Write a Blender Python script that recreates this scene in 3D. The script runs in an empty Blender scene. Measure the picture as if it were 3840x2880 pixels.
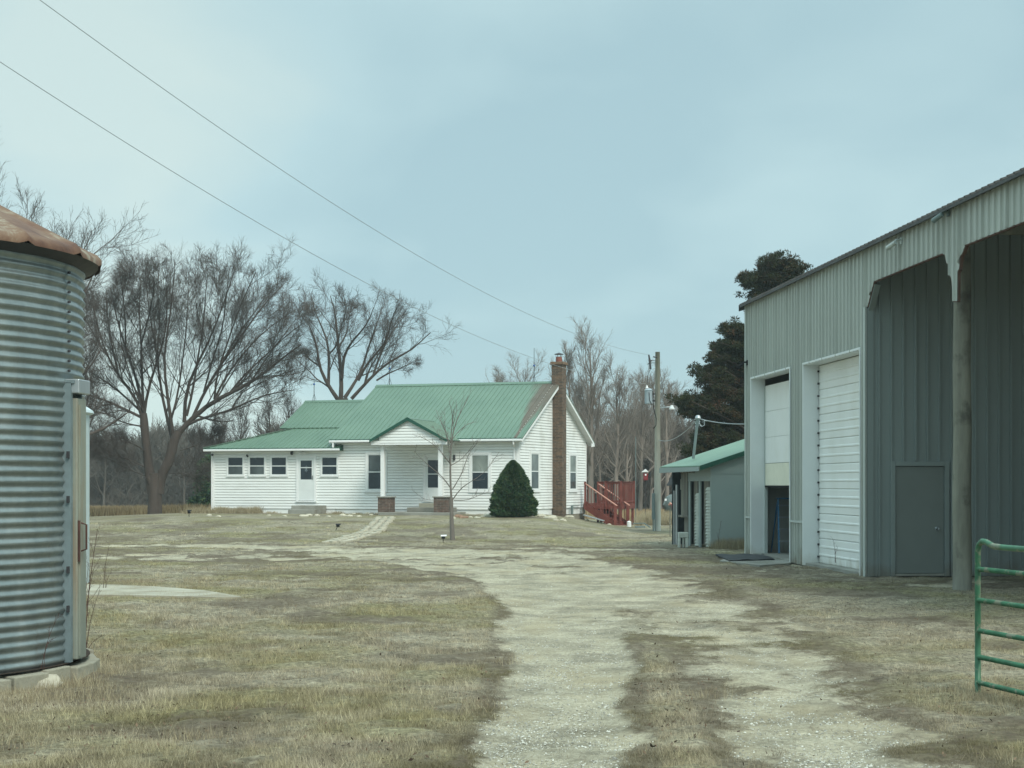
import bpy, math, random
import numpy as np
from mathutils import Vector
PI = math.pi
rng = np.random.default_rng(7)
random.seed(7)
scene = bpy.context.scene
C = scene.collection

# ------------------------------------------------------------------ camera, world, sun, exposure
F = 5770.0; CX = 1920.0; HY = 1814.0; H = 1.75      # photo focal length, centre, horizon row, eye height
cam_d = bpy.data.cameras.new('camera'); cam = bpy.data.objects.new('camera', cam_d); C.objects.link(cam)
cam.location = (0, 0, H); cam.rotation_euler = (PI/2, 0, 0)
cam_d.sensor_width = 36; cam_d.lens = 36*F/3840; cam_d.shift_y = (HY-1440)/3840
cam_d.clip_start = .1; cam_d.clip_end = 2000
scene.camera = cam

SUN_EL, SUN_AZ = math.radians(46), math.radians(152)   # azimuth clockwise from +Y (north)
world = bpy.data.worlds.new('World'); scene.world = world; world.use_nodes = True
wn = world.node_tree.nodes; wl = world.node_tree.links
for n in list(wn): wn.remove(n)
def wnode(t, **k):
    n = wn.new(t)
    for a, b in k.items(): setattr(n, a, b)
    return n
CZ = 14.9; HAZE = .00065
tc = wnode('ShaderNodeTexCoord')
sep = wnode('ShaderNodeSeparateXYZ'); wl.new(tc.outputs['Generated'], sep.inputs[0])
def wmath(op, a, b=None, c=None, clamp=False):
    n = wnode('ShaderNodeMath', operation=op); n.use_clamp = clamp
    for i, v in enumerate((a, b, c)):
        if v is None: continue
        if isinstance(v, (int, float)): n.inputs[i].default_value = v
        else: wl.new(v, n.inputs[i])
    return n.outputs[0]
zp = wmath('MAXIMUM', sep.outputs[2], 0.0)
den = wmath('ADD', zp, 0.30)
cxx = wmath('DIVIDE', sep.outputs[0], den); cyy = wmath('DIVIDE', sep.outputs[1], den)
def cloud(ax, ay, bx, by, z, scale, detail, rough, dist):
    cb = wnode('ShaderNodeCombineXYZ'); cb.inputs[2].default_value = z
    wl.new(wmath('ADD', wmath('MULTIPLY', cxx, ax), wmath('MULTIPLY', cyy, ay)), cb.inputs[0])
    wl.new(wmath('ADD', wmath('MULTIPLY', cxx, bx), wmath('MULTIPLY', cyy, by)), cb.inputs[1])
    n = wnode('ShaderNodeTexNoise'); n.inputs['Scale'].default_value = scale; n.inputs['Detail'].default_value = detail
    n.inputs['Roughness'].default_value = rough; n.inputs['Distortion'].default_value = dist; wl.new(cb.outputs[0], n.inputs['Vector']); return n.outputs['Fac']
c1 = cloud(.75, .30, -.25, .42, CZ, 1.25, 2, .35, .15)          # broad decks of stratus
c2 = cloud(1.0, .55, -.5, .9, 7.7, 3.0, 3, .45, .4)           # softer streaks inside them
cf = wmath('ADD', wmath('MULTIPLY', c1, .70), wmath('MULTIPLY', c2, .30))
cr = wnode('ShaderNodeValToRGB')
cr.color_ramp.elements[0].position = .36; cr.color_ramp.elements[0].color = (.335, .490, .530, 1)
cr.color_ramp.elements[1].position = .59; cr.color_ramp.elements[1].color = (.515, .64, .62, 1)
e = cr.color_ramp.elements.new(.47); e.color = (.41, .57, .595, 1)
wl.new(cf, cr.inputs[0])
sky = wnode('ShaderNodeTexSky', sky_type='NISHITA', sun_disc=False, sun_elevation=SUN_EL, sun_rotation=SUN_AZ)
skm = wnode('ShaderNodeMixRGB', blend_type='MULTIPLY'); skm.inputs[0].default_value = 1; skm.inputs[2].default_value = (.08, .08, .08, 1)
wl.new(sky.outputs[0], skm.inputs[1])
mx = wnode('ShaderNodeMixRGB', blend_type='MIX'); mx.inputs[0].default_value = .88
wl.new(skm.outputs[0], mx.inputs[1]); wl.new(cr.outputs[0], mx.inputs[2])
# an overcast sky is brighter towards the zenith and a little pale at the horizon
zen = wmath('ADD', 1.0, wmath('MULTIPLY', wmath('SUBTRACT', sep.outputs[2], .33, clamp=True), 2.4))
hz = wmath('MULTIPLY', wmath('POWER', wmath('SUBTRACT', 1.0, zp, clamp=True), 10.0), .12)
gain = wmath('ADD', zen, hz)
bg = wnode('ShaderNodeBackground'); wl.new(mx.outputs[0], bg.inputs[0]); wl.new(gain, bg.inputs[1])
wo = wnode('ShaderNodeOutputWorld'); wl.new(bg.outputs[0], wo.inputs[0])

sd = bpy.data.lights.new('sun', 'SUN'); sd.energy = 2.0; sd.angle = math.radians(20); sd.color = (1.0, .94, .82)
sun = bpy.data.objects.new('sun', sd); C.objects.link(sun)
sdir = Vector((math.sin(SUN_AZ)*math.cos(SUN_EL), math.cos(SUN_AZ)*math.cos(SUN_EL), math.sin(SUN_EL)))
sun.rotation_euler = sdir.to_track_quat('Z', 'Y').to_euler()
scene.view_settings.view_transform = 'Standard'; scene.view_settings.look = 'None'
scene.view_settings.exposure = 0.38; scene.view_settings.gamma = 1
scene.cycles.max_bounces = 6; scene.cycles.transparent_max_bounces = 8

# ------------------------------------------------------------------ helpers
def px(x, y, Y):                                    # photo pixel at depth Y -> world point
    return np.array(((x-CX)/F*Y, Y, H-(y-HY)/F*Y))
def sstep(a, b, x):
    t = np.clip((x-a)/(b-a), 0, 1); return t*t*(3-2*t)
def gz(X, Y):                                       # lie of the land
    X = np.asarray(X, float); Y = np.asarray(Y, float)
    mound = .38*(1-sstep(.8, 5.6, X))*sstep(-26, -13, X)
    low = -.27*sstep(.8, 5.6, X)
    z = (mound+low)*sstep(45, 66, Y)
    z = z + sstep(72, 130, Y)*(-.75-z)
    z = z + .035*np.sin(X*.35+1)*np.sin(Y*.22)*sstep(12, 20, Y)*(1-sstep(60, 70, Y))
    return z
def g1(X, Y): return float(gz(X, Y))

def tag(o, label=None, cat=None, group=None, kind=None):
    if label: o['label'] = label
    if cat: o['category'] = cat
    if group: o['group'] = group
    if kind: o['kind'] = kind
    return o
def worg(o):
    v = np.zeros(3)
    while o is not None:
        v += np.array(o.location); o = o.parent
    return v
def thing(name, loc, label, cat, group=None):
    o = bpy.data.objects.new(name, None); C.objects.link(o); o.location = tuple(float(a) for a in loc)
    return tag(o, label, cat, group)
def np_obj(name, verts, faces, m, parent=None, smooth=False, attrs=None):
    """faces: (N,k) int array, all the same k"""
    verts = np.asarray(verts, np.float32).reshape(-1, 3)
    if parent is not None: verts = verts - worg(parent).astype(np.float32)
    faces = np.asarray(faces, np.int32); n, k = faces.shape
    me = bpy.data.meshes.new(name)
    me.vertices.add(len(verts)); me.vertices.foreach_set('co', verts.ravel())
    me.loops.add(n*k); me.loops.foreach_set('vertex_index', faces.ravel())
    me.polygons.add(n); me.polygons.foreach_set('loop_start', np.arange(0, n*k, k, dtype=np.int32))
    me.polygons.foreach_set('loop_total', np.full(n, k, np.int32))
    if smooth: me.polygons.foreach_set('use_smooth', np.ones(n, bool))
    me.update(calc_edges=True)
    if attrs:
        for an, av in attrs.items():
            a = me.attributes.new(an, 'FLOAT', 'POINT'); a.data.foreach_set('value', np.asarray(av, np.float32))
    me.materials.append(m)
    o = bpy.data.objects.new(name, me); C.objects.link(o)
    if parent is not None: o.parent = parent
    return o
class MB:
    def __init__(s): s.v = []; s.f = []
    def add(s, vs, fs):
        b = len(s.v); s.v += [tuple(float(c) for c in v) for v in vs]; s.f += [tuple(i+b for i in f) for f in fs]; return s
    def box8(s, p):   # p: 8 points, bottom ring then top ring
        return s.add(p, [(0,3,2,1),(4,5,6,7),(0,1,5,4),(1,2,6,5),(2,3,7,6),(3,0,4,7)])
    def box(s, x0, x1, y0, y1, z0, z1):
        return s.box8([(x0,y0,z0),(x1,y0,z0),(x1,y1,z0),(x0,y1,z0),(x0,y0,z1),(x1,y0,z1),(x1,y1,z1),(x0,y1,z1)])
    def obox(s, fr, a0, a1, n0, n1, z0, z1):   # box in a wall frame
        P = fr.p
        return s.box8([P(a0,n1,z0),P(a1,n1,z0),P(a1,n0,z0),P(a0,n0,z0),P(a0,n1,z1),P(a1,n1,z1),P(a1,n0,z1),P(a0,n0,z1)])
    def poly(s, pts): return s.add(pts, [tuple(range(len(pts)))])
    def prism(s, pts, d):      # extrude polygon pts by vector d
        d = np.array(d); n = len(pts); q = [np.array(p)+d for p in pts]
        return s.add(list(pts)+q, [tuple(range(n))[::-1], tuple(range(n, 2*n))]+[(i,(i+1)%n,n+(i+1)%n,n+i) for i in range(n)])
    def bar(s, a, b, w, h=None, up=(0,0,1)):
        a = np.array(a, float); b = np.array(b, float); h = h or w
        t = b-a; L = np.linalg.norm(t); t /= L
        u = np.array(up, float)
        if abs(np.dot(u, t)) > .98: u = np.array((1.,0,0))
        sdd = np.cross(t, u); sdd /= np.linalg.norm(sdd); uu = np.cross(sdd, t)
        A = sdd*w/2; B = uu*h/2
        return s.box8([a-A-B,a+A-B,b+A-B,b-A-B,a-A+B,a+A+B,b+A+B,b-A+B])
    def tube(s, pts, r, n=8, cap=True):
        pts = [np.array(p, float) for p in pts]; R = r if hasattr(r, '__len__') else [r]*len(pts)
        b = len(s.v); N = len(pts); ref = None
        for i, p in enumerate(pts):
            t = pts[min(i+1, N-1)]-pts[max(i-1, 0)]; t = t/np.linalg.norm(t)
            if ref is None: ref = np.array((0,0,1.)) if abs(t[2]) < .9 else np.array((1.,0,0))
            x = np.cross(t, ref); x /= np.linalg.norm(x); y = np.cross(x, t); ref = y
            for k in range(n):
                a = 2*PI*k/n; s.v.append(tuple(p+R[i]*(x*math.cos(a)+y*math.sin(a))))
        for i in range(N-1):
            for k in range(n):
                s.f.append((b+i*n+k, b+i*n+(k+1)%n, b+(i+1)*n+(k+1)%n, b+(i+1)*n+k))
        if cap: s.f.append(tuple(b+k for k in range(n))); s.f.append(tuple(b+(N-1)*n+k for k in range(n))[::-1])
        return s
    def lathe(s, c, prof, n=24, a0=0, a1=2*PI):
        full = abs(a1-a0-2*PI) < 1e-6; m = n if full else n+1
        b = len(s.v)
        for (r, z) in prof:
            for k in range(m):
                a = a0+(a1-a0)*k/n; s.v.append((c[0]+r*math.cos(a), c[1]+r*math.sin(a), c[2]+z))
        for i in range(len(prof)-1):
            for k in range(n):
                k2 = (k+1) % m if full else k+1
                s.f.append((b+i*m+k, b+i*m+k2, b+(i+1)*m+k2, b+(i+1)*m+k))
        return s
    def build(s, name, m, parent=None, smooth=False, bevel=0):
        off = worg(parent) if parent is not None else np.zeros(3)
        me = bpy.data.meshes.new(name)
        me.from_pydata([(v[0]-off[0], v[1]-off[1], v[2]-off[2]) for v in s.v], [], s.f)
        if smooth:
            me.polygons.foreach_set('use_smooth', np.ones(len(me.polygons), bool))
        me.materials.append(m); me.update()
        o = bpy.data.objects.new(name, me); C.objects.link(o)
        if parent is not None: o.parent = parent
        if bevel:
            md = o.modifiers.new('bevel', 'BEVEL'); md.width = bevel; md.segments = 2; md.limit_method = 'ANGLE'
        return o
class Frame:      # wall frame: origin o (xy), a horizontal along, n outward
    def __init__(s, o, a, n): s.o = np.array(o, float); s.a = np.array(a, float); s.n = np.array(n, float)
    def p(s, a, n, z): q = s.o+s.a*a+s.n*n; return np.array((q[0], q[1], z))
    def solve(s, x, y, n=0.0):    # pixel -> (a, z) on the plane offset n
        t = (x-CX)/F; o = s.o+s.n*n
        a = (t*o[1]-o[0])/(s.a[0]-t*s.a[1]); Y = o[1]+a*s.a[1]
        return a, H-(y-HY)/F*Y
def copy_tree(o, parent=None):
    c = o.copy(); C.objects.link(c)
    if parent is not None: c.parent = parent
    for ch in o.children: copy_tree(ch, c)
    return c

# ------------------------------------------------------------------ materials
def lin(r, g, b): return tuple(((c/255)/12.92 if c <= 10 else ((c/255+.055)/1.055)**2.4) for c in (r, g, b))
class NT:
    def __init__(s, name):
        s.m = bpy.data.materials.new(name); s.m.use_nodes = True; s.t = s.m.node_tree
        s.b = s.t.nodes['Principled BSDF']; s.L = s.t.links
    def n(s, typ, **k):
        n = s.t.nodes.new(typ)
        for a, b in k.items(): setattr(n, a, b)
        return n
    def put(s, sock, v):
        if isinstance(v, (int, float)): sock.default_value = v
        elif isinstance(v, tuple): sock.default_value = (*v, 1) if len(v) == 3 and sock.type == 'RGBA' else v
        else: s.L.new(v, sock)
    def math(s, op, a, b=0., clamp=False):
        n = s.n('ShaderNodeMath', operation=op); n.use_clamp = clamp; s.put(n.inputs[0], a); s.put(n.inputs[1], b); return n.outputs[0]
    def pos(s, scale=(1,1,1)):
        g = s.n('ShaderNodeNewGeometry'); mp = s.n('ShaderNodeVectorMath', operation='MULTIPLY')
        s.L.new(g.outputs['Position'], mp.inputs[0]); mp.inputs[1].default_value = scale; return mp.outputs[0]
    def noise(s, vec, sc, det=4, rough=.55, dist=0):
        n = s.n('ShaderNodeTexNoise'); s.L.new(vec, n.inputs['Vector']); n.inputs['Scale'].default_value = sc
        n.inputs['Detail'].default_value = det; n.inputs['Roughness'].default_value = rough; n.inputs['Distortion'].default_value = dist
        return n.outputs['Fac']
    def ramp(s, fac, stops):
        n = s.n('ShaderNodeValToRGB'); s.L.new(fac, n.inputs[0]); cr = n.color_ramp
        while len(cr.elements) < len(stops): cr.elements.new(.5)
        for e, (p, c) in zip(cr.elements, stops):
            e.position = p; e.color = (*c, 1) if hasattr(c, '__len__') else (c, c, c, 1)
        return n.outputs[0]
    def mix(s, f, a, b, typ='MIX'):
        n = s.n('ShaderNodeMixRGB', blend_type=typ); s.put(n.inputs[0], f); s.put(n.inputs[1], a); s.put(n.inputs[2], b); return n.outputs[0]
    def bump(s, h, st=.3, d=.02):
        n = s.n('ShaderNodeBump'); n.inputs['Strength'].default_value = st; n.inputs['Distance'].default_value = d
        s.L.new(h, n.inputs['Height']); s.L.new(n.outputs[0], s.b.inputs['Normal'])
    def attr(s, name): return s.n('ShaderNodeAttribute', attribute_name=name).outputs['Fac']
def M(name, col, rough=.7, metal=0., var=.12, sc=2.5, stretch=(1,1,1), bump=0., fine=None, spec=.4, dirt=None, dirtcol=(.12,.10,.07)):
    n = NT(name); v = n.pos(stretch)
    lo = tuple(c*(1-var) for c in col); hi = tuple(min(1, c*(1+var)) for c in col)
    f = n.noise(v, sc, 6, .6)
    c = n.ramp(f, [(.3, lo), (.7, hi)])
    if dirt:
        d = n.ramp(n.noise(n.pos(dirt[1]), dirt[2], 5, .6), [(dirt[3], 0.), (dirt[4], 1.)])
        c = n.mix(n.math('MULTIPLY', d, dirt[0]), c, dirtcol)
    n.put(n.b.inputs['Base Color'], c); n.b.inputs['Roughness'].default_value = rough
    n.b.inputs['Metallic'].default_value = metal; n.b.inputs['Specular IOR Level'].default_value = spec
    if bump: n.bump(n.noise(n.pos(stretch), fine or sc*8, 5, .7), bump, .02)
    return n.m
MAT = {}
MAT['siding'] = M('vinyl_siding', (.80,.83,.82), .5, var=.03, sc=1.2, dirt=(.22, (1,1,3), .9, .52, .8), dirtcol=(.42,.42,.36))
MAT['trim'] = M('white_trim', (.78,.80,.80), .45, var=.03)
MAT['soffit'] = M('soffit', (.66,.68,.67), .6, var=.04)
MAT['gable'] = M('gable_siding', (.80,.83,.82), .5, var=.03, sc=1.2, dirt=(.4, (2,2,1.2), .8, .5, .78), dirtcol=(.35,.34,.28))
ROOF_A, ROOF_B = (.092,.162,.114), (.118,.196,.140)
def roof_mat():
    n = NT('green_metal_roof'); f = n.noise(n.pos(), .7, 4)
    c = n.ramp(f, [(.3, ROOF_A), (.7, ROOF_B)])
    n.put(n.b.inputs['Base Color'], c); n.b.inputs['Roughness'].default_value = .42; n.b.inputs['Specular IOR Level'].default_value = .5
    return n.m
MAT['roof'] = roof_mat()
def main_roof_mat():
    n = NT('green_metal_roof_soot_stained'); g = n.n('ShaderNodeNewGeometry')
    c = n.ramp(n.noise(n.pos(), .7, 4), [(.3, ROOF_A), (.7, ROOF_B)])
    a17, a24 = math.radians(17), math.radians(24); U = (math.cos(a17), -math.sin(a17)); V = (math.sin(a24), math.cos(a24)); dt = U[0]*V[1]-U[1]*V[0]
    def dot(vec, off):
        d = n.n('ShaderNodeVectorMath', operation='DOT_PRODUCT'); n.L.new(g.outputs['Position'], d.inputs[0]); d.inputs[1].default_value = vec; return n.math('SUBTRACT', d.outputs['Value'], off)
    ou = (V[1]*.29-V[0]*68.)/dt; ov = (-U[1]*.29+U[0]*68.)/dt
    u = dot((V[1]/dt, -V[0]/dt, 0), ou); v = dot((-U[1]/dt, U[0]/dt, 0), ov)
    cb = n.n('ShaderNodeCombineXYZ'); n.L.new(n.math('MULTIPLY', u, 4.2), cb.inputs[0]); n.L.new(n.math('MULTIPLY', v, .22), cb.inputs[1])
    nz = n.noise(cb.outputs[0], 1., 5, .6)
    near = n.math('SUBTRACT', 1., n.math('DIVIDE', n.math('ABSOLUTE', n.math('ADD', u, .02)), n.math('ADD', .12, n.math('MULTIPLY', n.math('MAXIMUM', n.math('SUBTRACT', v, .3), 0.), .27))), True)
    k = n.math('MULTIPLY', near, n.ramp(nz, [(.34, .35), (.62, 1.9)]))
    k = n.ramp(k, [(.10, 0.), (.75, .85)])
    c = n.mix(k, c, n.ramp(n.noise(n.pos(), 3, 5, .7), [(.3, (.085,.062,.05)), (.7, (.14,.105,.085))]))
    n.put(n.b.inputs['Base Color'], c); n.put(n.b.inputs['Roughness'], n.math('ADD', .42, n.math('MULTIPLY', k, .4))); return n.m
MAT['mainroof'] = main_roof_mat()
MAT['rooftrim'] = M('dark_green_trim', (.012,.075,.05), .4, var=.1)
MAT['shedroof'] = M('pale_green_roof', (.16,.26,.195), .55, var=.12, sc=.8)
MAT['concrete'] = M('concrete', (.27,.27,.24), .9, var=.2, sc=1.4, bump=.3, dirt=(.6,(1,1,1),.8,.45,.7), dirtcol=(.15,.14,.11))
MAT['pale_concrete'] = M('pale_concrete', (.36,.34,.27), .9, var=.18, sc=2, bump=.3, dirt=(.75,(1,1,1),1.6,.46,.62), dirtcol=(.24,.21,.15))
MAT['foundation'] = M('foundation', (.25,.235,.19), .9, var=.2, sc=1.2, bump=.2)
MAT['doorwhite'] = M('white_door', (.70,.74,.74), .4, var=.03)
MAT['overhead'] = M('white_overhead_door', (.80,.82,.80), .45, var=.03, sc=1, dirt=(.25,(1,1,.6),1.1,.5,.75), dirtcol=(.5,.5,.4))
MAT['overhead_y'] = M('stained_overhead_door', (.74,.73,.60), .5, var=.06)
MAT['black'] = M('black_plastic', (.015,.016,.018), .7, spec=.1)
MAT['rubber'] = M('rubber_mat', (.035,.038,.042), .8, var=.3, sc=6)
MAT['iron'] = M('dark_iron', (.04,.04,.045), .6)
MAT['galv'] = None
def galv():
    n = NT('galvanised_corrugated_steel'); f = n.noise(n.pos((1,1,.35)), 3.5, 6, .65)
    c = n.ramp(f, [(.25, (.17,.205,.21)), (.5, (.245,.285,.285)), (.75, (.34,.375,.37))])
    g = n.ramp(n.noise(n.pos((1,1,.18)), 5.0, 5, .7), [(.58, 0.), (.74, 1.)])
    c = n.mix(n.math('MULTIPLY', g, .45), c, (.17,.14,.11))
    n.put(n.b.inputs['Base Color'], c); n.b.inputs['Metallic'].default_value = .7
    n.put(n.b.inputs['Roughness'], n.ramp(n.noise(n.pos(), 9, 4), [(.3, .33), (.7, .5)])); n.bump(n.noise(n.pos((1,1,2)), 3, 4), .35, .03)
    return n.m
MAT['galv'] = galv()
def rust():
    n = NT('rusty_galvanised_roof'); v = n.pos((1,1,.8))
    f = n.noise(v, 2.2, 8, .68, .4)
    c = n.ramp(f, [(.30, (.07,.032,.022)), (.43, (.14,.072,.045)), (.55, (.19,.12,.075)), (.62, (.30,.27,.21)), (.72, (.42,.42,.36))])
    n.put(n.b.inputs['Base Color'], c); n.b.inputs['Roughness'].default_value = .7; n.b.inputs['Metallic'].default_value = .15
    n.bump(n.noise(v, 25, 5, .7), .3, .01); return n.m
MAT['rust'] = rust()
MAT['rustdark'] = M('dark_rust', (.075,.035,.028), .8, var=.4, sc=5, bump=.3)
def stained():
    n = NT('weathered_bin_door'); c = n.ramp(n.noise(n.pos((1,1,.5)), 2.2, 6), [(.3, (.21,.235,.205)), (.7, (.30,.325,.275))])
    d = n.ramp(n.noise(n.pos((3,3,.35)), 1.6, 6, .65), [(.46, 0.), (.68, 1.)])
    c = n.mix(n.math('MULTIPLY', d, .8), c, (.27,.16,.08))
    n.put(n.b.inputs['Base Color'], c); n.b.inputs['Roughness'].default_value = .6; n.b.inputs['Metallic'].default_value = .2; n.bump(n.noise(n.pos(), 14, 5), .2, .01); return n.m
MAT['bindoor'] = stained()
MAT['binframe'] = M('bin_door_frame', (.20,.26,.28), .55, metal=.3, var=.2, sc=4)
MAT['block'] = M('foundation_block', (.32,.31,.245), .95, var=.22, sc=5, bump=.5, dirt=(.6,(1,1,1),5,.5,.7), dirtcol=(.15,.14,.10))
MAT['bluewhite'] = M('white_tank_metal', (.55,.64,.66), .5, metal=.2, var=.08)
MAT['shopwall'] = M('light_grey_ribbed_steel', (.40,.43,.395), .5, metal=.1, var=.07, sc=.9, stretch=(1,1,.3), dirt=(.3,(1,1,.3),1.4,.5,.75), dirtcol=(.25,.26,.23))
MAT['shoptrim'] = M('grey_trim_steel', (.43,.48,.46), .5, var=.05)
MAT['shopinner'] = M('shade_darkened_ribbed_steel', (.205,.245,.24), .55, metal=.1, var=.08, sc=1.2, stretch=(1,1,.2))  # same wall steel, with the shade of the open bay put into its colour
MAT['shopdoor'] = M('slate_grey_door', (.16,.185,.175), .5, var=.04)
MAT['shoproof'] = M('shop_roof_edge', (.075,.08,.08), .6, metal=.3, var=.3, sc=3)
MAT['rustedge'] = M('rusty_edge', (.10,.055,.04), .8, var=.4, sc=4)
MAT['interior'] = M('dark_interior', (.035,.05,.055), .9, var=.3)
MAT['intwood'] = M('brown_crate', (.10,.07,.045), .9, var=.3)
MAT['polewood'] = M('weathered_pole', (.36,.36,.31), .9, var=.28, sc=5, stretch=(1,1,.12), bump=.5, fine=40)
MAT['postwood'] = M('treated_post', (.19,.19,.155), .9, var=.35, sc=3, stretch=(1.5,1.5,.25), bump=.5, fine=30, dirt=(.7,(1,1,.8),2.5,.55,.7), dirtcol=(.06,.055,.045))
MAT['oldwood'] = M('grey_barn_boards', (.17,.165,.14), .95, var=.5, sc=4, stretch=(3,3,.15), bump=.6, fine=30)
MAT['shedpanel'] = M('grey_steel_panel', (.27,.325,.315), .6, var=.04, sc=1)
MAT['palestrip'] = M('pale_curled_siding', (.47,.50,.45), .8, var=.15, sc=6)
MAT['deck'] = M('red_stained_wood', (.155,.042,.032), .75, var=.25, sc=3, bump=.2, fine=20)
MAT['rail'] = M('worn_red_handrail', (.50,.26,.20), .75, var=.2, sc=4)
MAT['greenpaint'] = M('green_gate_paint', (.035,.135,.07), .4, var=.3, sc=6, dirt=(.75,(1,1,1),9,.53,.60), dirtcol=(.20,.20,.15))
MAT['blue'] = M('blue_ladder', (.04,.16,.30), .5)
MAT['alum'] = M('aluminium', (.42,.46,.48), .4, metal=.6)
MAT['glassglobe'] = M('blue_globe', (.05,.12,.33), .2)
MAT['transformer'] = M('transformer_grey', (.30,.37,.41), .5)
MAT['wire'] = M('power_wire', (.30,.33,.34), .6)
MAT['conduit'] = M('grey_conduit', (.14,.19,.19), .6)
MAT['redbird'] = M('red_birdhouse', (.20,.02,.025), .6)
MAT['tank'] = M('grey_green_tank', (.12,.15,.145), .6)
MAT['rock'] = M('limestone', (.46,.43,.34), .95, var=.25, sc=4, bump=.5)
MAT['rock2'] = M('red_brown_leaf_rock', (.24,.15,.10), .95, var=.3, sc=6, bump=.5)
MAT['bark'] = M('dark_bark', (.072,.058,.050), .95, var=.35, sc=3, stretch=(1,1,.2), bump=.5, fine=18)
MAT['twig'] = M('dark_twigs', (.082,.068,.060), .95, var=.3, sc=.5)
MAT['barkpale'] = M('pale_bark', (.21,.18,.155), .95, var=.3, sc=2, stretch=(1,1,.25))
MAT['wood_far'] = M('far_wood_bark', (.105,.094,.080), .95, var=.35, sc=.25)
MAT['youngbark'] = M('young_tree_bark', (.15,.135,.12), .9, var=.25, sc=6, stretch=(1,1,.3))
def splash(mat, zb, col, amt):
    t = mat.node_tree; b = t.nodes['Principled BSDF']; n = NT.__new__(NT); n.m = mat; n.t = t; n.b = b; n.L = t.links
    old = b.inputs['Base Color'].links[0].from_socket; g = n.n('ShaderNodeNewGeometry'); sp = n.n('ShaderNodeSeparateXYZ'); n.L.new(g.outputs['Position'], sp.inputs[0])
    h = n.math('SUBTRACT', zb, n.math('ADD', sp.outputs[2], n.math('MULTIPLY', n.noise(n.pos((1,1,.4)), 3.5, 5, .7), zb*1.3)))
    k = n.ramp(h, [(-.02, 0.), (.0, 0.), (.22, 1.)]) if False else n.math('MULTIPLY', n.math('MULTIPLY', h, 3.2, True), amt)
    n.L.new(n.mix(k, old, col), b.inputs['Base Color'])
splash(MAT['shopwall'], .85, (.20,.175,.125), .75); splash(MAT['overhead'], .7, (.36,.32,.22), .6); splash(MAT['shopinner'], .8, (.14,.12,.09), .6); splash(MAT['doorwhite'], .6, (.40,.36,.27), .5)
def foliage(name, cols, sc):
    n = NT(name); f = n.math('ADD', n.math('MULTIPLY', n.noise(n.pos(), sc, 3), .6), n.math('MULTIPLY', n.attr('rnd'), .4))
    c = n.ramp(f, cols); n.put(n.b.inputs['Base Color'], c); n.b.inputs['Roughness'].default_value = .85; n.b.inputs['Specular IOR Level'].default_value = .2
    return n.m
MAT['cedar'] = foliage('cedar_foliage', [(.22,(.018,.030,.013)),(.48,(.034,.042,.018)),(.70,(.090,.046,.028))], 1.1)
MAT['spruce'] = foliage('spruce_foliage', [(.28,(.016,.055,.026)),(.5,(.040,.100,.040)),(.72,(.105,.130,.050))], 5.5)
def glass(name, col, rough=.06):
    n = NT(name); c = n.ramp(n.noise(n.pos((1,1,.6)), 1.6, 3), [(.3, tuple(a*.6 for a in col)), (.7, tuple(a*1.5 for a in col))])
    n.put(n.b.inputs['Base Color'], c); n.b.inputs['Roughness'].default_value = rough; n.b.inputs['Specular IOR Level'].default_value = .5; return n.m
MAT['pane'] = glass('dark_window_glass', (.010,.018,.026))
MAT['pane_shade'] = glass('glass_with_grey_shade', (.20,.23,.21), .12)
MAT['pane_mid'] = glass('glass_with_half_drawn_blind', (.06,.075,.078), .1)
MAT['pane_curtain'] = glass('glass_with_sheer_curtain', (.13,.15,.145), .1)
def brick(name, c1, c2, mortar, ax=(1,1)):
    n = NT(name); g = n.n('ShaderNodeNewGeometry'); sp = n.n('ShaderNodeSeparateXYZ'); n.L.new(g.outputs['Position'], sp.inputs[0])
    u = n.math('ADD', n.math('MULTIPLY', sp.outputs[0], ax[0]), n.math('MULTIPLY', sp.outputs[1], ax[1]))
    cb = n.n('ShaderNodeCombineXYZ'); n.L.new(u, cb.inputs[0]); n.L.new(sp.outputs[2], cb.inputs[1])
    b = n.n('ShaderNodeTexBrick'); n.L.new(cb.outputs[0], b.inputs['Vector'])
    b.inputs['Scale'].default_value = 1; b.inputs['Brick Width'].default_value = .21; b.inputs['Row Height'].default_value = .073
    b.inputs['Mortar Size'].default_value = .007; b.inputs['Color1'].default_value = (*c1, 1); b.inputs['Color2'].default_value = (*c2, 1); b.inputs['Mortar'].default_value = (*mortar, 1)
    b.inputs['Bias'].default_value = -.1
    v = n.ramp(n.noise(n.pos(), 6, 5, .7), [(.3, .6), (.7, 1.35)])
    c = n.mix(1., b.outputs['Color'], v, 'MULTIPLY')
    n.put(n.b.inputs['Base Color'], c); n.b.inputs['Roughness'].default_value = .9; n.bump(b.outputs['Fac'], -.4, .008); return n.m
MAT['brick'] = brick('chimney_brick', (.135,.082,.052), (.055,.043,.036), (.165,.14,.105))
MAT['pierbrick'] = brick('pier_brick', (.125,.075,.058), (.07,.05,.042), (.19,.17,.14))
MAT['crown'] = M('chimney_crown_brick', (.15,.10,.065), .95, var=.35, sc=8, bump=.4)
MAT['clay'] = M('clay_flue', (.20,.07,.05), .9, var=.2)

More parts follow.
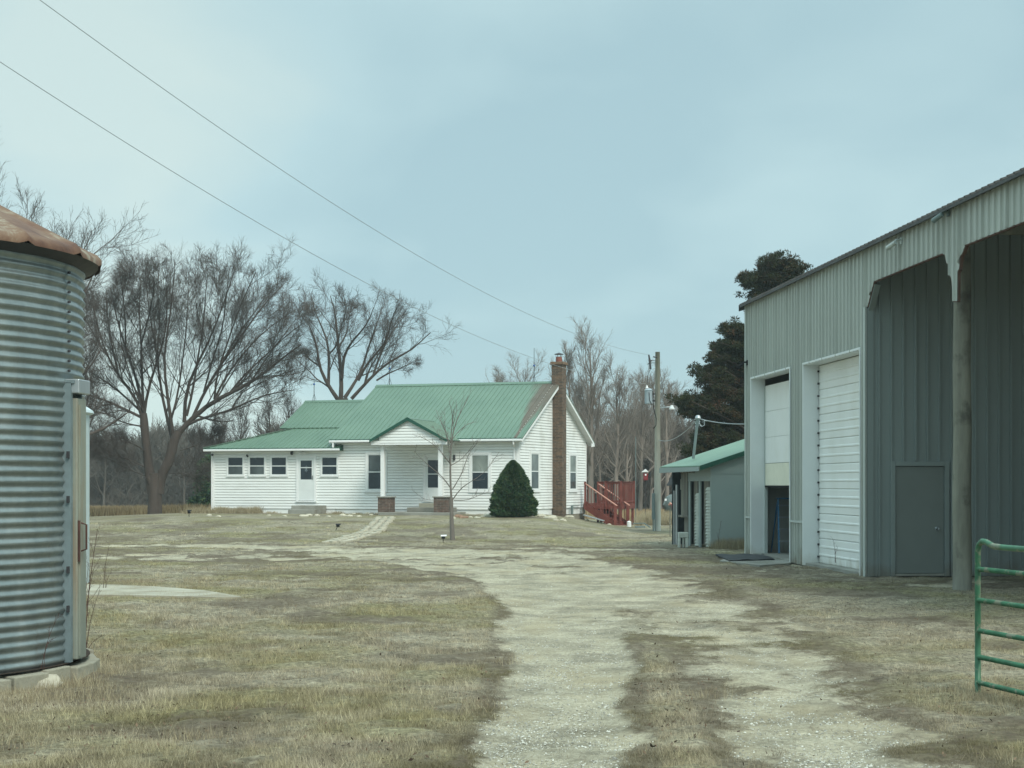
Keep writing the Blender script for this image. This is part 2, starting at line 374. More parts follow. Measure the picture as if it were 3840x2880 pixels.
# ground cover colours shared by the ground sheet and the blades that grow on it
def grass_color(n, blades=False):
    v = n.pos((1,1,0))
    big = n.noise(v, .33, 4, .6, .3); mid = n.noise(n.pos((.9,1.1,0)), 1.7, 5, .65); fine = n.noise(v, 9, 4, .7)
    tan = n.ramp(mid, [(.28, (.165,.145,.108)), (.48, (.255,.228,.165)), (.68, (.35,.318,.235))])
    olive = n.ramp(fine, [(.3, (.125,.115,.052)), (.7, (.26,.235,.105))])
    c = n.mix(n.ramp(big, [(.44, 0.), (.60, .65)]), tan, olive)
    dk = n.ramp(n.noise(n.pos((.8,1.3,0)), .8, 5, .7), [(.56, 0.), (.66, 1.)])
    c = n.mix(n.math('MULTIPLY', dk, .45), c, (.10,.085,.062))
    if blades: 
        r = n.attr('rnd'); c = n.mix(1., c, n.ramp(r, [(0, .5), (.4, 1.0), (.75, 1.6), (1, 2.4)]), 'MULTIPLY')
    else:
        c = n.mix(1., c, n.ramp(n.noise(v, 14, 6, .8), [(.36, .38), (.5, .95), (.64, 1.65)]), 'MULTIPLY')
    return c
def ground_mat():
    n = NT('dry_lawn_and_gravel'); v = n.pos((1,1,0))
    grass = grass_color(n)
    f = n.noise(v, 45, 5, .8); vor = n.n('ShaderNodeTexVoronoi'); n.L.new(v, vor.inputs['Vector']); vor.inputs['Scale'].default_value = 34
    grav = n.ramp(f, [(.25, (.21,.188,.135)), (.5, (.385,.35,.258)), (.75, (.57,.53,.405))])
    grav = n.mix(.35, grav, n.ramp(vor.outputs['Color'], [(.1, (.20,.18,.135)), (.9, (.62,.575,.44))]))
    wash = n.ramp(n.noise(v, 1.1, 6, .7), [(.34, .52), (.60, 1.15)]); grav = n.mix(1., grav, wash, 'MULTIPLY')
    dust = n.ramp(n.noise(n.pos((1.4,.5,0)), .8, 4), [(.5, 0.), (.65, .55)]); grav = n.mix(dust, grav, (.37,.315,.205))
    g = n.attr('gravel')
    e2 = n.noise(v, 9, 5, .75)
    k = n.math('ADD', g, n.math('MULTIPLY', n.math('SUBTRACT', e2, .5), 1.3))
    mk = n.ramp(k, [(.34, 0.), (.50, .55), (.68, 1.)])
    th = n.math('MULTIPLY', n.attr('thatch'), n.ramp(n.noise(v, 5, 5, .7), [(.35, .35), (.6, 1.)]))
    grass = n.mix(n.math('MULTIPLY', th, .97), grass, n.ramp(n.noise(v, 20, 4, .7), [(.3, (.065,.050,.038)), (.7, (.165,.130,.095))]))
    c = n.mix(mk, grass, grav)
    n.put(n.b.inputs['Base Color'], c); n.b.inputs['Roughness'].default_value = .97; n.b.inputs['Specular IOR Level'].default_value = .1
    n.bump(n.math('ADD', n.noise(v, 22, 6, .8), n.math('MULTIPLY', mk, -.3)), .7, .04)
    return n.m
MAT['ground'] = ground_mat()
def blade_mat():
    n = NT('dry_grass_blades'); n.put(n.b.inputs['Base Color'], grass_color(n, True)); n.b.inputs['Roughness'].default_value = .8; n.b.inputs['Specular IOR Level'].default_value = .15; return n.m
MAT['blades'] = blade_mat()
def straw(name, a, b, c_):
    n = NT(name); n.put(n.b.inputs['Base Color'], n.ramp(n.attr('rnd'), [(0, a), (.5, b), (1, c_)])); n.b.inputs['Roughness'].default_value = .85; n.b.inputs['Specular IOR Level'].default_value = .15; return n.m
MAT['straw'] = straw('tall_straw', (.19,.155,.10), (.30,.26,.17), (.44,.40,.27))
MAT['field'] = straw('orange_field_grass', (.19,.135,.075), (.29,.215,.12), (.37,.30,.18))
MAT['stones'] = straw('gravel_stones', (.16,.155,.13), (.34,.33,.28), (.60,.59,.52))
MAT['leaves'] = straw('fallen_brown_leaves', (.05,.038,.030), (.11,.075,.05), (.19,.135,.09))

# ------------------------------------------------------------------ the ground
def seg_dist(X, Y, pts):      # distance to a polyline with a width per vertex -> signed (w - d)
    best = np.full(np.shape(X), -1e9)
    for (x0, y0, w0), (x1, y1, w1) in zip(pts[:-1], pts[1:]):
        dx, dy = x1-x0, y1-y0; t = np.clip(((X-x0)*dx+(Y-y0)*dy)/(dx*dx+dy*dy), 0, 1)
        d = np.hypot(X-x0-t*dx, Y-y0-t*dy); best = np.maximum(best, (w0+t*(w1-w0))-d)
    return best
TRACKS = [([(.15,1,.5),(.30,9.5,.52),(.50,13,.60),(.62,18,.72),(.75,23,.85),(.6,28,1.2),(-.6,34,1.9),(-2.2,39,2.6)], .30, 1.0),
          ([(1.9,1,.6),(2.05,9.5,.62),(2.3,13,.60),(2.55,17,.7),(2.4,20.5,1.05),(1.95,26,1.5),(1.0,31,1.8),(-.5,36,2.0)], .75, .80),
          ([(-.5,37,2.6),(-4,41,2.1),(-8,43.6,.8),(-14,44,.5),(-22,44.5,.5)], .7, .80),
          ([(-1,38.5,2.4),(1.5,41,1.5),(3.6,41.2,.6)], .6, .75),
          ([(-4.0,28.6,.10),(-5.4,29.4,.22),(-7.5,31.0,.22),(-12,32.2,.22)], .12, .95),
          ([(-2.5,36,1.0),(-6,37.5,1.3),(-11,38,1.2)], 1.0, .46),
          ([(4.6,30.0,.4),(5.7,33,.3),(6.2,34.5,.4)], .6, .48),
          ([(7.4,26.6,.5),(8.6,28.0,.5)], .5, .72)]
_lat = np.random.default_rng(99).random((256, 256))
def vnoise(X, Y):
    i = np.floor(X).astype(int); j = np.floor(Y).astype(int); u = X-i; v = Y-j; u = u*u*(3-2*u); v = v*v*(3-2*v)
    a = _lat[i&255, j&255]; b = _lat[(i+1)&255, j&255]; c = _lat[i&255, (j+1)&255]; d = _lat[(i+1)&255, (j+1)&255]
    return (a*(1-u)+b*u)*(1-v)+(c*(1-u)+d*u)*v
def fbm(X, Y, oct=4, rough=.55):
    t = 0; a = 1; s = 0
    for k in range(oct): t = t+a*vnoise(X*2**k+17*k, Y*2**k+31*k); s += a; a *= rough
    return t/s
def gravel(X, Y):
    X = np.asarray(X, float); Y = np.asarray(Y, float); g = gravel0(X, Y)
    far = sstep(24, 34, Y)
    w = (fbm(X*1.1, Y*.9, 5, .7)-.5)*(1.35+1.25*far)+(fbm(X*4+9, Y*3, 3, .7)-.5)*.45
    edge = sstep(.01, .16, g)
    return np.clip(g+w*edge*(1.35-.75*sstep(.8,1.,g)*(1-far)), 0, 1)
def thatch(X, Y):      # dark dead thatch where tyres and feet have worn the grass
    g = gravel0(X, Y); return np.clip(sstep(.03,.25,g)*(1-.3*sstep(.5,1,g))*.8+sstep(.53,.63,fbm(X*.55+40,Y*.45,5,.65))*.85+.75*sstep(26,31,Y)*(1-sstep(42,45,Y))*sstep(.42,.58,fbm(X*.5+7,Y*.9+3,4,.7)), 0, 1)
def gravel0(X, Y):
    g = np.zeros(np.shape(X))
    for pts, soft, amp in TRACKS: g = np.maximum(g, amp*sstep(-soft, soft, seg_dist(X, Y, pts)))
    mid = sstep(-.25, .3, seg_dist(X, Y, [(1.05,7,.12),(1.12,10,.22),(1.32,13.5,.24),(1.42,16,.08)]))
    return g*(1-.92*mid)
xs = np.concatenate([np.linspace(-400,-60,12), np.linspace(-55,-16,26), np.arange(-15,11.01,.13), np.linspace(12,60,28), np.linspace(70,400,12)])
ys = np.concatenate([np.linspace(-120,-2,14), np.arange(0,8,.8), np.arange(8,24,.13), np.arange(24,50,.2), np.arange(50,80,.6), np.linspace(82,180,40), np.linspace(200,700,14)])
GX, GY = np.meshgrid(xs, ys); nz = np.zeros_like(GX)
near = (np.abs(GX) < 16) & (GY > 6) & (GY < 60)
GZ = gz(GX, GY)
GR = gravel(GX, GY); TH = thatch(GX, GY)
r2 = np.random.default_rng(3); rn = r2.normal(0, 1, GX.shape)
rn = (rn+np.roll(rn,1,0)+np.roll(rn,1,1)+np.roll(rn,-1,0)+np.roll(rn,-1,1))/2.2
GZ = GZ+np.where(near, rn*.012*(1-.6*GR), 0)-.045*GR*near
ny, nx = GX.shape
idx = np.arange(ny*nx).reshape(ny, nx)
quads = np.stack([idx[:-1,:-1], idx[:-1,1:], idx[1:,1:], idx[1:,:-1]], -1).reshape(-1, 4)
gm = (GR.ravel()[quads].mean(1) > .5)
allv = np.stack([GX, GY, GZ], -1).reshape(-1, 3)
def sub_mesh(name, q):
    u, inv = np.unique(q, return_inverse=True)
    return np_obj(name, allv[u], inv.reshape(q.shape), MAT['ground'], None, True, {'gravel': GR.ravel()[u], 'thatch': TH.ravel()[u]})
tag(sub_mesh('ground', quads[~gm]), kind='structure')
tag(sub_mesh('driveway', quads[gm]), kind='structure')

def drape(name, left, right, m, lift=.02, thick=.06, n=24):
    """a sheet between two polylines laid on the land"""
    def rs(p):
        p = np.array(p, float); d = np.r_[0, np.cumsum(np.hypot(*np.diff(p, axis=0).T))]; t = np.linspace(0, d[-1], n)
        return np.stack([np.interp(t, d, p[:,0]), np.interp(t, d, p[:,1])], -1)
    L, R = rs(left), rs(right); mb = MB(); W = 5; vs = []; 
    for i in range(n):
        for j in range(W):
            q = L[i]+(R[i]-L[i])*j/(W-1)
            z = g1(*q)+lift
            vs.append((q[0], q[1], z))
    b = len(vs); vs += [(v[0], v[1], v[2]-thick) for v in vs]
    fs = [(i*W+j, i*W+j+1, (i+1)*W+j+1, (i+1)*W+j) for i in range(n-1) for j in range(W-1)]
    for i in range(n-1):
        for j in (0, W-1): fs.append((i*W+j, (i+1)*W+j, b+(i+1)*W+j, b+i*W+j))
    for j in range(W-1):
        for i in (0, n-1): fs.append((i*W+j, i*W+j+1, b+i*W+j+1, b+i*W+j))
    mb.add(vs, fs); return mb.build(name, m)
def gp(x, y, z=0.):         # pixel on level z ground -> (X, Y)
    Y = (H-z)*F/(y-HY); return ((x-CX)/F*Y, Y)
tag(drape('concrete_path', [gp(905,2249), gp(780,2227), gp(600,2212), gp(420,2204), gp(150,2200)], [gp(903,2251), gp(840,2252), gp(640,2249), gp(440,2246), gp(150,2243)], MAT['pale_concrete'], .035), kind='structure')
tag(drape('concrete_apron', [gp(2700,2108), gp(2740,2092), gp(2860,2082)], [gp(2850,2124), gp(2960,2116), gp(2985,2100)], MAT['concrete'], .02, n=8), kind='structure')
# flagstone path from the drive to the porch
pv, pf = MB(), 0
pr = random.Random(5)
pa = [(-5.35,46.6),(-4.8,50.5),(-4.75,57),(-5.3,62.5),(-5.9,66.3)]
pa = [np.array(gp(1253,2034,g1(-5.3,46))), np.array((-4.75,52.0)), np.array((-5.0,59.)), np.array((-5.25,64.))]
cum = [0]; 
for a_, b_ in zip(pa[:-1], pa[1:]): cum.append(cum[-1]+np.linalg.norm(b_-a_))
def path_at(s):
    return np.array((np.interp(s, cum, [p[0] for p in pa]), np.interp(s, cum, [p[1] for p in pa])))
s_ = 0
while s_ < cum[-1]:
    for lane in (-.26, .0, .26):
        c = path_at(s_+pr.uniform(-.08,.08)); X0 = c[0]+lane+pr.uniform(-.04,.04); Y0 = c[1]
        k = 6; rr = .145*pr.uniform(.8,1.1); ph = pr.random()*2; z = g1(X0, Y0)
        ring = [(X0+rr*math.cos(ph+2*PI*i/k)*pr.uniform(.8,1.1), Y0+1.5*rr*math.sin(ph+2*PI*i/k)*pr.uniform(.8,1.1)) for i in range(k)]
        top = z+.035+pr.uniform(0,.02)
        pv.add([(p[0],p[1],z-.05) for p in ring]+[(p[0],p[1],top) for p in ring], [tuple(range(k,2*k))]+[(i,(i+1)%k,k+(i+1)%k,k+i) for i in range(k)])
    s_ += .46
tag(pv.build('stone_path', MAT['rock']), kind='structure')

# ------------------------------------------------------------------ farmhouse
A17, A24 = math.radians(17), math.radians(24)
UV = np.array((math.cos(A17), -math.sin(A17))); VV = np.array((math.sin(A24), math.cos(A24)))
H0 = np.array((.29, 68.0))
def hp(u, v, z): q = H0+UV*u+VV*v; return np.array((q[0], q[1], z))
nF = np.array((-math.sin(A17), -math.cos(A17))); nG = np.array((math.cos(A24), -math.sin(A24)))
FR = Frame(H0, UV, nF)                 # front wall, a = u (negative to the left)
GB = Frame(H0, VV, nG)                 # right gable wall, a = v
WD = 8.2; RU = 4.1; OH = .35
house = thing('farmhouse', (*(H0+UV*-7), .35), 'white clapboard farmhouse with green metal roof, brick chimney and small gabled porch', 'house')
ZE = 3.77; ZR = 6.49; slope = (ZR-ZE)/(RU+OH)
def zroof(v): return ZR-abs(v-RU)*slope
Z0 = .58                                # bottom of the siding
UL = -8.75; UW = -15.0                 # left ends of the main block and of the wing
def siding(mb, fr, a0f, a1f, z0, z1, course=.127):
    z = z0
    while z < z1-1e-4:
        t = min(z+course, z1)
        a0, a1, b0, b1 = a0f(z), a1f(z), a0f(t), a1f(t)
        if b1-b0 < .02 and a1-a0 < .05: break
        zk = z+min(.024, t-z)
        mb.add([fr.p(a0,.024,zk), fr.p(a1,.024,zk), fr.p(b1,.010,t), fr.p(b0,.010,t)], [(0,1,2,3)])
        mb.add([fr.p(a0,-.012,z+.002), fr.p(a1,-.012,z+.002), fr.p(a1,.024,zk), fr.p(a0,.024,zk)], [(0,1,2,3)])
        z = t
w = MB(); siding(w, FR, lambda z: UL, lambda z: 0., Z0, 3.72)
w.build('front_wall', MAT['siding'], house)
w = MB(); siding(w, FR, lambda z: UW, lambda z: UL-.001, Z0, 3.42)
w.build('wing_wall', MAT['siding'], house)
def gv0(z): return 0. if z <= zroof(0) else RU-(ZR-z)/slope
def gv1(z): return WD if z <= zroof(WD) else RU+(ZR-z)/slope
w = MB(); siding(w, GB, gv0, gv1, Z0, ZR-.06)
w.build('gable_wall', MAT['gable'], house)
# the walls nobody sees from the front, and solid cores so no light leaks
w = MB()
w.box8([hp(UL,.03,.3),hp(-.03,.03,.3),hp(-.03,WD,.3),hp(UL,WD,.3),hp(UL,.03,3.7),hp(-.03,.03,3.7),hp(-.03,WD,3.7),hp(UL,WD,3.7)])
w.poly([hp(UL,0,3.7),hp(UL,WD,3.7),hp(UL,RU,ZR-.08)]); w.poly([hp(-.03,0,3.7),hp(-.03,WD,3.7),hp(-.03,RU,ZR-.08)])
w.box8([hp(UW+.02,.02,.3),hp(UL-.02,.02,.3),hp(UL-.02,7.9,.3),hp(UW+.02,7.9,.3),hp(UW+.02,.02,3.35),hp(UL-.02,.02,3.35),hp(UL-.02,7.9,3.35),hp(UW+.02,7.9,3.35)])
w.poly([hp(-12.45,1.9,3.6),hp(-12.45,6.3,3.6),hp(-12.45,6.3,4.35),hp(-12.45,4.1,5.7),hp(-12.45,1.9,4.35)])
w.build('rear_wall', MAT['siding'], house)
w = MB(); w.box8([hp(UW+.03,.05,-.2),hp(-.05,.05,-.2),hp(-.05,WD-.05,-.2),hp(UW+.03,WD-.2,-.2),hp(UW+.03,.05,Z0-.005),hp(-.05,.05,Z0-.005),hp(-.05,WD-.05,Z0-.005),hp(UW+.03,WD-.2,Z0-.005)])
w.build('foundation', MAT['foundation'], house)
for fr, a in ((FR, UW), (FR, 0.), (GB, 0.), (GB, WD)):
    w = MB(); s0, s1 = (0, .09) if a in (UW, ) else ((-.09, .0) if fr is FR else ((0,.09) if a == 0 else (-.09,0)))
    w.obox(fr, a+s0, a+s1, 0, .035, Z0-.03, 3.40 if a == UW else 3.70)
    w.build('corner_trim', MAT['trim'], house)

def roof_plane(mb, ribs, P, Q, R_, S, spacing=.23, th=.05, rib_h=.022, rib_w=.045):
    """quad P,Q (eave, left->right), R,S (top, right->left) with ribs running up the slope"""
    P, Q, R_, S = [np.array(p, float) for p in (P, Q, R_, S)]
    nrm = np.cross(Q-P, S-P); nrm /= np.linalg.norm(nrm)
    if nrm[2] < 0: nrm = -nrm
    mb.prism([P, Q, R_, S], -nrm*th)
    # local axes: e along eave, f up-slope
    e = (Q-P)/np.linalg.norm(Q-P)
    return nrm, e
def ribs_on(mb, poly, f, nrm, spacing=.23, rh=.024, rw=.05, start=0.1):
    poly = [np.array(p, float) for p in poly]; f = np.array(f, float); f = f-nrm*np.dot(f, nrm); f /= np.linalg.norm(f)
    g = np.cross(f, nrm); o = poly[0]
    pts = [(np.dot(p-o, g), np.dot(p-o, f)) for p in poly]
    g0, g1_ = min(p[0] for p in pts), max(p[0] for p in pts); x = g0+start
    while x < g1_-.02:
        ts = []
        for (a, b), (c, d) in zip(pts, pts[1:]+pts[:1]):
            if (a-x)*(c-x) < 0: ts.append(b+(d-b)*(x-a)/(c-a))
        ts.sort()
        if len(ts) >= 2 and ts[-1]-ts[0] > .05:
            A = o+g*x+f*ts[0]; B = o+g*x+f*ts[-1]
            w0, w1 = g*rw/2, g*rw/5; h = nrm*rh
            mb.add([A-w0, A+w0, B+w0, B-w0, A-w1+h, A+w1+h, B+w1+h, B-w1+h], [(4,5,6,7),(0,1,5,4),(1,2,6,5),(2,3,7,6),(3,0,4,7)])
        x += spacing
def roof(name, poly, f, m, parent, th=.05, spacing=.23):
    poly = [np.array(p, float) for p in poly]; nrm = np.cross(poly[1]-poly[0], poly[-1]-poly[0]); nrm /= np.linalg.norm(nrm)
    if nrm[2] < 0: nrm = -nrm
    mb = MB(); mb.prism(poly, -nrm*th); ribs_on(mb, poly, f, nrm, spacing); return mb.build(name, m, parent)
upv = np.array((*VV, 0))*1.0
RL, RR = UL-.15, .32
fF = np.array(hp(0,RU,ZR))-np.array(hp(0,-OH,ZE))
mainroof = roof('roof', [hp(RL,-OH,ZE), hp(RR,-OH,ZE), hp(RR,RU,ZR), hp(RL,RU,ZR)], fF, MAT['mainroof'], house)
fBk = np.array(hp(0,RU,ZR))-np.array(hp(0,WD+OH,ZE))
roof('roof', [hp(RR,WD+OH,ZE), hp(RL,WD+OH,ZE), hp(RL,RU,ZR), hp(RR,RU,ZR)], fBk, MAT['roof'], house)
w = MB()
for uu0, uu1, zz, vv in ((RL, RR, ZR, RU),):
    for s in (-1, 1): w.prism([hp(uu0,vv,zz+.045), hp(uu1,vv,zz+.045), hp(uu1,vv+s*.16,zz-.16*slope+.035), hp(uu0,vv+s*.16,zz-.16*slope+.035)], (0,0,-.012))
w.build('ridge_cap', MAT['roof'], mainroof)
# rake boards, soffits, gutters
for s, v0, v1 in ((1, -OH, RU), (-1, WD+OH, RU)):
    for uu in (RR-.03, RL):
        w = MB(); z0_, z1_ = ZE-.07, ZR-.07
        w.prism([hp(uu,v0,z0_), hp(uu,v1,z1_), hp(uu,v1,z1_-.13), hp(uu,v0,z0_-.10)], (*(UV*.03), 0))
        w.build('rake_board', MAT['trim'], mainroof)
w = MB()
for s, v0, v1 in ((1, -OH, RU), (-1, WD+OH, RU)):
    w.prism([hp(RR-.031,v0,ZE-.15), hp(0,v0,ZE-.15), hp(0,v1,ZR-.15), hp(RR-.031,v1,ZR-.15)], (0,0,-.02))
w.prism([hp(RL+.04,-OH+.02,ZE-.16),hp(RR-.04,-OH+.02,ZE-.16),hp(RR-.04,0,ZE-.13),hp(RL+.04,0,ZE-.13)], (0,0,-.02))
w.build('soffit', MAT['soffit'], mainroof)
w = MB(); w.prism([hp(RR-.03,WD+OH,ZE-.07),hp(RR-.03,WD,ZE+OH*slope-.25),hp(RR-.03,WD-.05,ZE-.22),hp(RR-.03,WD+OH,ZE-.19)], (*(UV*.03),0))
w.build('eave_return', MAT['trim'], mainroof)
w = MB(); w.obox(FR, RL, RR-.05, OH-.0, OH+.10, ZE-.145, ZE-.045); w.build('gutter', MAT['trim'], mainroof, bevel=.02)
w = MB(); w.obox(FR, RL+.01, RR-.04, OH-.02, OH+.03, ZE-.042, ZE-.012); w.build('eave_edge', MAT['rooftrim'], mainroof)
# wing and middle roofs
wz0, wz1, wv = 3.40, 4.40, 1.9
fW = np.array(hp(0,wv,wz1))-np.array(hp(0,-OH,wz0))
wingroof = roof('roof', [hp(UW-.3,-OH,wz0), hp(UL+.35,-OH,wz0), hp(UL+.35,wv,wz1), hp(-11.9,wv,wz1)], fW, MAT['roof'], house)
fH = np.array(hp(-11.9,3,wz1))-np.array(hp(UW-.3,3,wz0))
roof('roof', [hp(UW-.3,8.3,wz0), hp(UW-.3,-OH,wz0), hp(-11.9,wv,wz1), hp(-11.9,6.1,wz1)], fH, MAT['roof'], house)
mz = 5.79
fM = np.array(hp(0,RU,mz))-np.array(hp(0,wv-.12,wz1-.03))
midroof = roof('roof', [hp(-12.65,wv-.12,wz1+.0), hp(UL+.2,wv-.12,wz1+.0), hp(UL+.2,RU,mz), hp(-12.65,RU,mz)], fM, MAT['roof'], house)
roof('roof', [hp(UL+.2,6.4,wz1-.03), hp(-12.65,6.4,wz1-.03), hp(-12.65,RU,mz), hp(UL+.2,RU,mz)], (*(-VV), .6), MAT['roof'], house)
w = MB()
for s in (-1, 1): w.prism([hp(-12.65,RU,mz+.04), hp(UL-.1,RU,mz+.04), hp(UL-.1,RU+s*.16,mz-.07), hp(-12.65,RU+s*.16,mz-.07)], (0,0,-.012))
w.build('ridge_cap', MAT['roof'], midroof)
w = MB(); a = hp(UW-.3,-OH,wz0+.03); b = hp(-11.9,wv,wz1+.03); w.bar(a, b, .16, .03); w.build('hip_cap', MAT['roof'], wingroof)
w = MB(); w.obox(FR, UW-.3, UL+.35, OH, OH+.10, wz0-.14, wz0-.045); w.build('gutter', MAT['trim'], wingroof, bevel=.02)
w = MB(); w.obox(FR, UW-.3, UL+.36, OH-.02, OH+.03, wz0-.042, wz0-.012); w.build('eave_edge', MAT['rooftrim'], wingroof)
w = MB(); w.prism([hp(UW-.28,-OH+.02,wz0-.12),hp(UL+.33,-OH+.02,wz0-.12),hp(UL+.33,.0,wz0-.1),hp(UW-.28,.0,wz0-.1)], (0,0,-.02)); w.build('soffit', MAT['soffit'], wingroof)
# end cap of the wing roof tucked below the main eave
w = MB(); w.prism([hp(UL+.36,-OH,wz0-.14),hp(UL+.36,-OH,wz0),hp(UL+.36,-.02,wz0+.14),hp(UL+.36,-.02,wz0-.14)], (*(UV*.02),0)); w.build('roof_end_cap', MAT['rooftrim'], wingroof)
# downspouts
w = MB(); q = FR.p(-.12,OH+.03,ZE-.14); w.tube([q, q-np.array((0,0,.12)), FR.p(-.16,.12,ZE-.36), FR.p(-.16,.05,ZE-.46), FR.p(-.16,.05,ZE-.50)], .038, 8)
w.obox(FR, -.205, -.125, .036, .10, Z0-.12, ZE-.45); w.build('downspout', MAT['trim'], house)
w = MB(); w.obox(FR, UL+.0, UL+.075, OH+.02, OH+.08, wz0+.0, ZE-.14); w.build('downspout', MAT['trim'], house)
w = MB(); w.obox(FR, UW-.06, UW+.0, .04, .10, .2, wz0-.15); w.build('downspout', MAT['trim'], house)

# windows and doors from their outlines on the two wall planes
def rect(fr, x0, y0, x1, y1, n=0.):
    a0, z1 = fr.solve(x0, y0, n); a1, z0 = fr.solve(x1, y1, n); _, zz = fr.solve(x0, y1, n); return a0, a1, (z0+zz)/2, (z1+fr.solve(x1, y0, n)[1])/2
def window(fr, a0, a1, z0, z1, cas=.10, up='pane', low='pane', n0=0., rail=.5, label=None):
    m = MB(); d0, d1 = n0, n0+.055
    m.obox(fr,a0,a0+cas,d0,d1,z0,z1); m.obox(fr,a1-cas,a1,d0,d1,z0,z1); m.obox(fr,a0+cas,a1-cas,d0,d1,z1-cas,z1); m.obox(fr,a0+cas,a1-cas,d0,d1,z0,z0+cas*.8)
    o = m.build('window', MAT['trim'], house, bevel=.004)
    if label: o['label'] = label
    b0, b1, c0, c1 = a0+cas+.001, a1-cas-.001, z0+cas*.8+.001, z1-cas-.001; s = .035; zm = c0+(c1-c0)*rail
    m = MB(); e0, e1 = n0+.005, n0+.042
    m.obox(fr,b0,b0+s,e0,e1,c0,c1); m.obox(fr,b1-s,b1,e0,e1,c0,c1); m.obox(fr,b0+s,b1-s,e0,e1,c0,c0+s); m.obox(fr,b0+s,b1-s,e0,e1,c1-s,c1); m.obox(fr,b0+s,b1-s,e0,e1+.008,zm-.022,zm+.022)
    m.build('sash', MAT['doorwhite'], o)
    for zz0, zz1, mm in ((c0+s,zm-.022,low),(zm+.022,c1-s,up)):
        m = MB(); m.obox(fr,b0+s,b1-s,n0+.008,n0+.028,zz0,zz1); m.build('pane', MAT[mm], o)
    m = MB(); m.obox(fr,a0-.02,a1+.02,n0,n0+.07,z0-.035,z0-.002); m.build('sill', MAT['trim'], o)
    return o
for i, (xa, xb) in enumerate(((851,917),(932,998),(1014,1080),(1203,1270))):
    a0, a1, z0, z1 = rect(FR, xa, 1709, xb, 1785); window(FR, a0, a1, z0, z1, .055, 'pane', 'pane_mid' if i < 2 else 'pane')
a0, a1, z0, z1 = rect(FR, 1371, 1694, 1453, 1844); window(FR, a0, a1, z0, z1, .12, 'pane_mid', 'pane')
a0, a1, z0, z1 = rect(FR, 1760, 1695, 1843, 1844); window(FR, a0, a1, z0, z1, .12, 'pane_shade', 'pane')
a0, a1, z0, z1 = rect(GB, 1985, 1690, 2022, 1843); window(GB, a0, a1, z0, z1, .13, 'pane_curtain', 'pane_mid')
a0, a1, z0, z1 = rect(GB, 2131, 1697, 2162, 1843); window(GB, a0, a1, z0, z1, .13, 'pane_shade', 'pane_mid')
def hdoor(fr, a0, a1, z0, z1, glass_z, n0=0., half=False):
    m = MB(); c = .11
    m.obox(fr,a0,a0+c,n0,n0+.06,z0,z1); m.obox(fr,a1-c,a1,n0,n0+.06,z0,z1); m.obox(fr,a0+c,a1-c,n0,n0+.06,z1-c,z1)
    o = m.build('door', MAT['trim'], house, bevel=.005)
    b0, b1, t = a0+c+.002, a1-c-.002, z1-c-.003
    st = .11; g0, g1_ = glass_z
    m = MB(); m.obox(fr,b0,b0+st,n0+.004,n0+.040,z0+.02,t); m.obox(fr,b1-st,b1,n0+.004,n0+.040,z0+.02,t)
    m.obox(fr,b0+st,b1-st,n0+.004,n0+.040,t-.12,t); m.obox(fr,b0+st,b1-st,n0+.004,n0+.040,z0+.02,g0)
    m.obox(fr,b0+st,b1-st,n0+.004,n0+.044,(g0+g1_)/2-.02+(.12 if half else 0),(g0+g1_)/2+.02+(.12 if half else 0))
    m.build('door_leaf', MAT['doorwhite'], o)
    m = MB(); m.obox(fr,b0+st,b1-st,n0+.002,n0+.029,g0,t-.12); m.build('pane', MAT['pane'], o)
    m = MB(); m.tube([fr.p(b1-.055,n0+.03,z0+.98), fr.p(b1-.055,n0+.075,z0+1.0), fr.p(b1-.055,n0+.075,z0+1.14), fr.p(b1-.055,n0+.03,z0+1.16)], .014, 6); m.build('handle', MAT['black'], o)
    m = MB(); m.obox(fr,a0-.01,a1+.01,n0,n0+.09,z0-.05,z0-.002); m.build('threshold', MAT['trim'], o)
    return o
a0, a1, z0, z1 = rect(FR, 1112, 1708, 1187, 1878); d = hdoor(FR, a0, a1, z0, z1, (z0+.98, z1-.25), half=True)
m = MB(); m.obox(FR, (a0+a1)/2-.24, (a0+a1)/2+.20, .0405, .046, z0+.50, z0+.90); m.build('lower_panel', MAT['doorwhite'], d)
m = MB()       # etched ornament in the glass
cx_ = (a0+a1)/2
for ang in range(0, 360, 45):
    c, s = math.cos(math.radians(ang)), math.sin(math.radians(ang)); m.bar(FR.p(cx_, .032, z1-.62), FR.p(cx_+.09*c, .032, z1-.62+.15*s), .010, .004, up=(*nF,0))
m.build('etched_ornament', MAT['transformer'], d)
a0, a1, z0, z1 = rect(FR, 1588, 1706, 1664, 1877); hdoor(FR, a0, a1, z0, z1, (z0+.58, z1-.25))
# light fittings on the wall
m = MB(); a, z = FR.solve(1098,1697); m.lathe(FR.p(a,.12,z), [(.0,.06),(.05,.05),(.07,0),(.055,-.10),(.0,-.12)], 10); m.obox(FR,a-.03,a+.03,0,.12,z+.03,z+.06); m.build('lantern', MAT['iron'], house)
m = MB(); a, z = FR.solve(1140,1696); 
for da in (-.08, .08): m.tube([FR.p(a,.03,z), FR.p(a+da,.12,z-.02), FR.p(a+da*1.5,.2,z-.06)], [.02,.045,.055], 8)
m.build('floodlight', MAT['trim'], house)
m = MB(); a, z = FR.solve(931,1708); m.tube([FR.p(a-.05,.03,z+.04), FR.p(a,.14,z-.0), FR.p(a+.07,.2,z-.05)], [.02,.04,.045], 8); m.build('security_camera', MAT['black'], house)
m = MB(); a, z = FR.solve(1704,1716); m.obox(FR,a-.04,a+.05,0,.09,z-.13,z+.13); m.build('wall_lantern', MAT['iron'], house, bevel=.02)
m = MB(); a, z = FR.solve(800,1692); m.lathe(hp(UW+.02,-.12,wz0-.30), [(0,.06),(.06,.03),(.07,0),(0,-.06)], 10); m.build('eave_lamp', MAT['iron'], house)

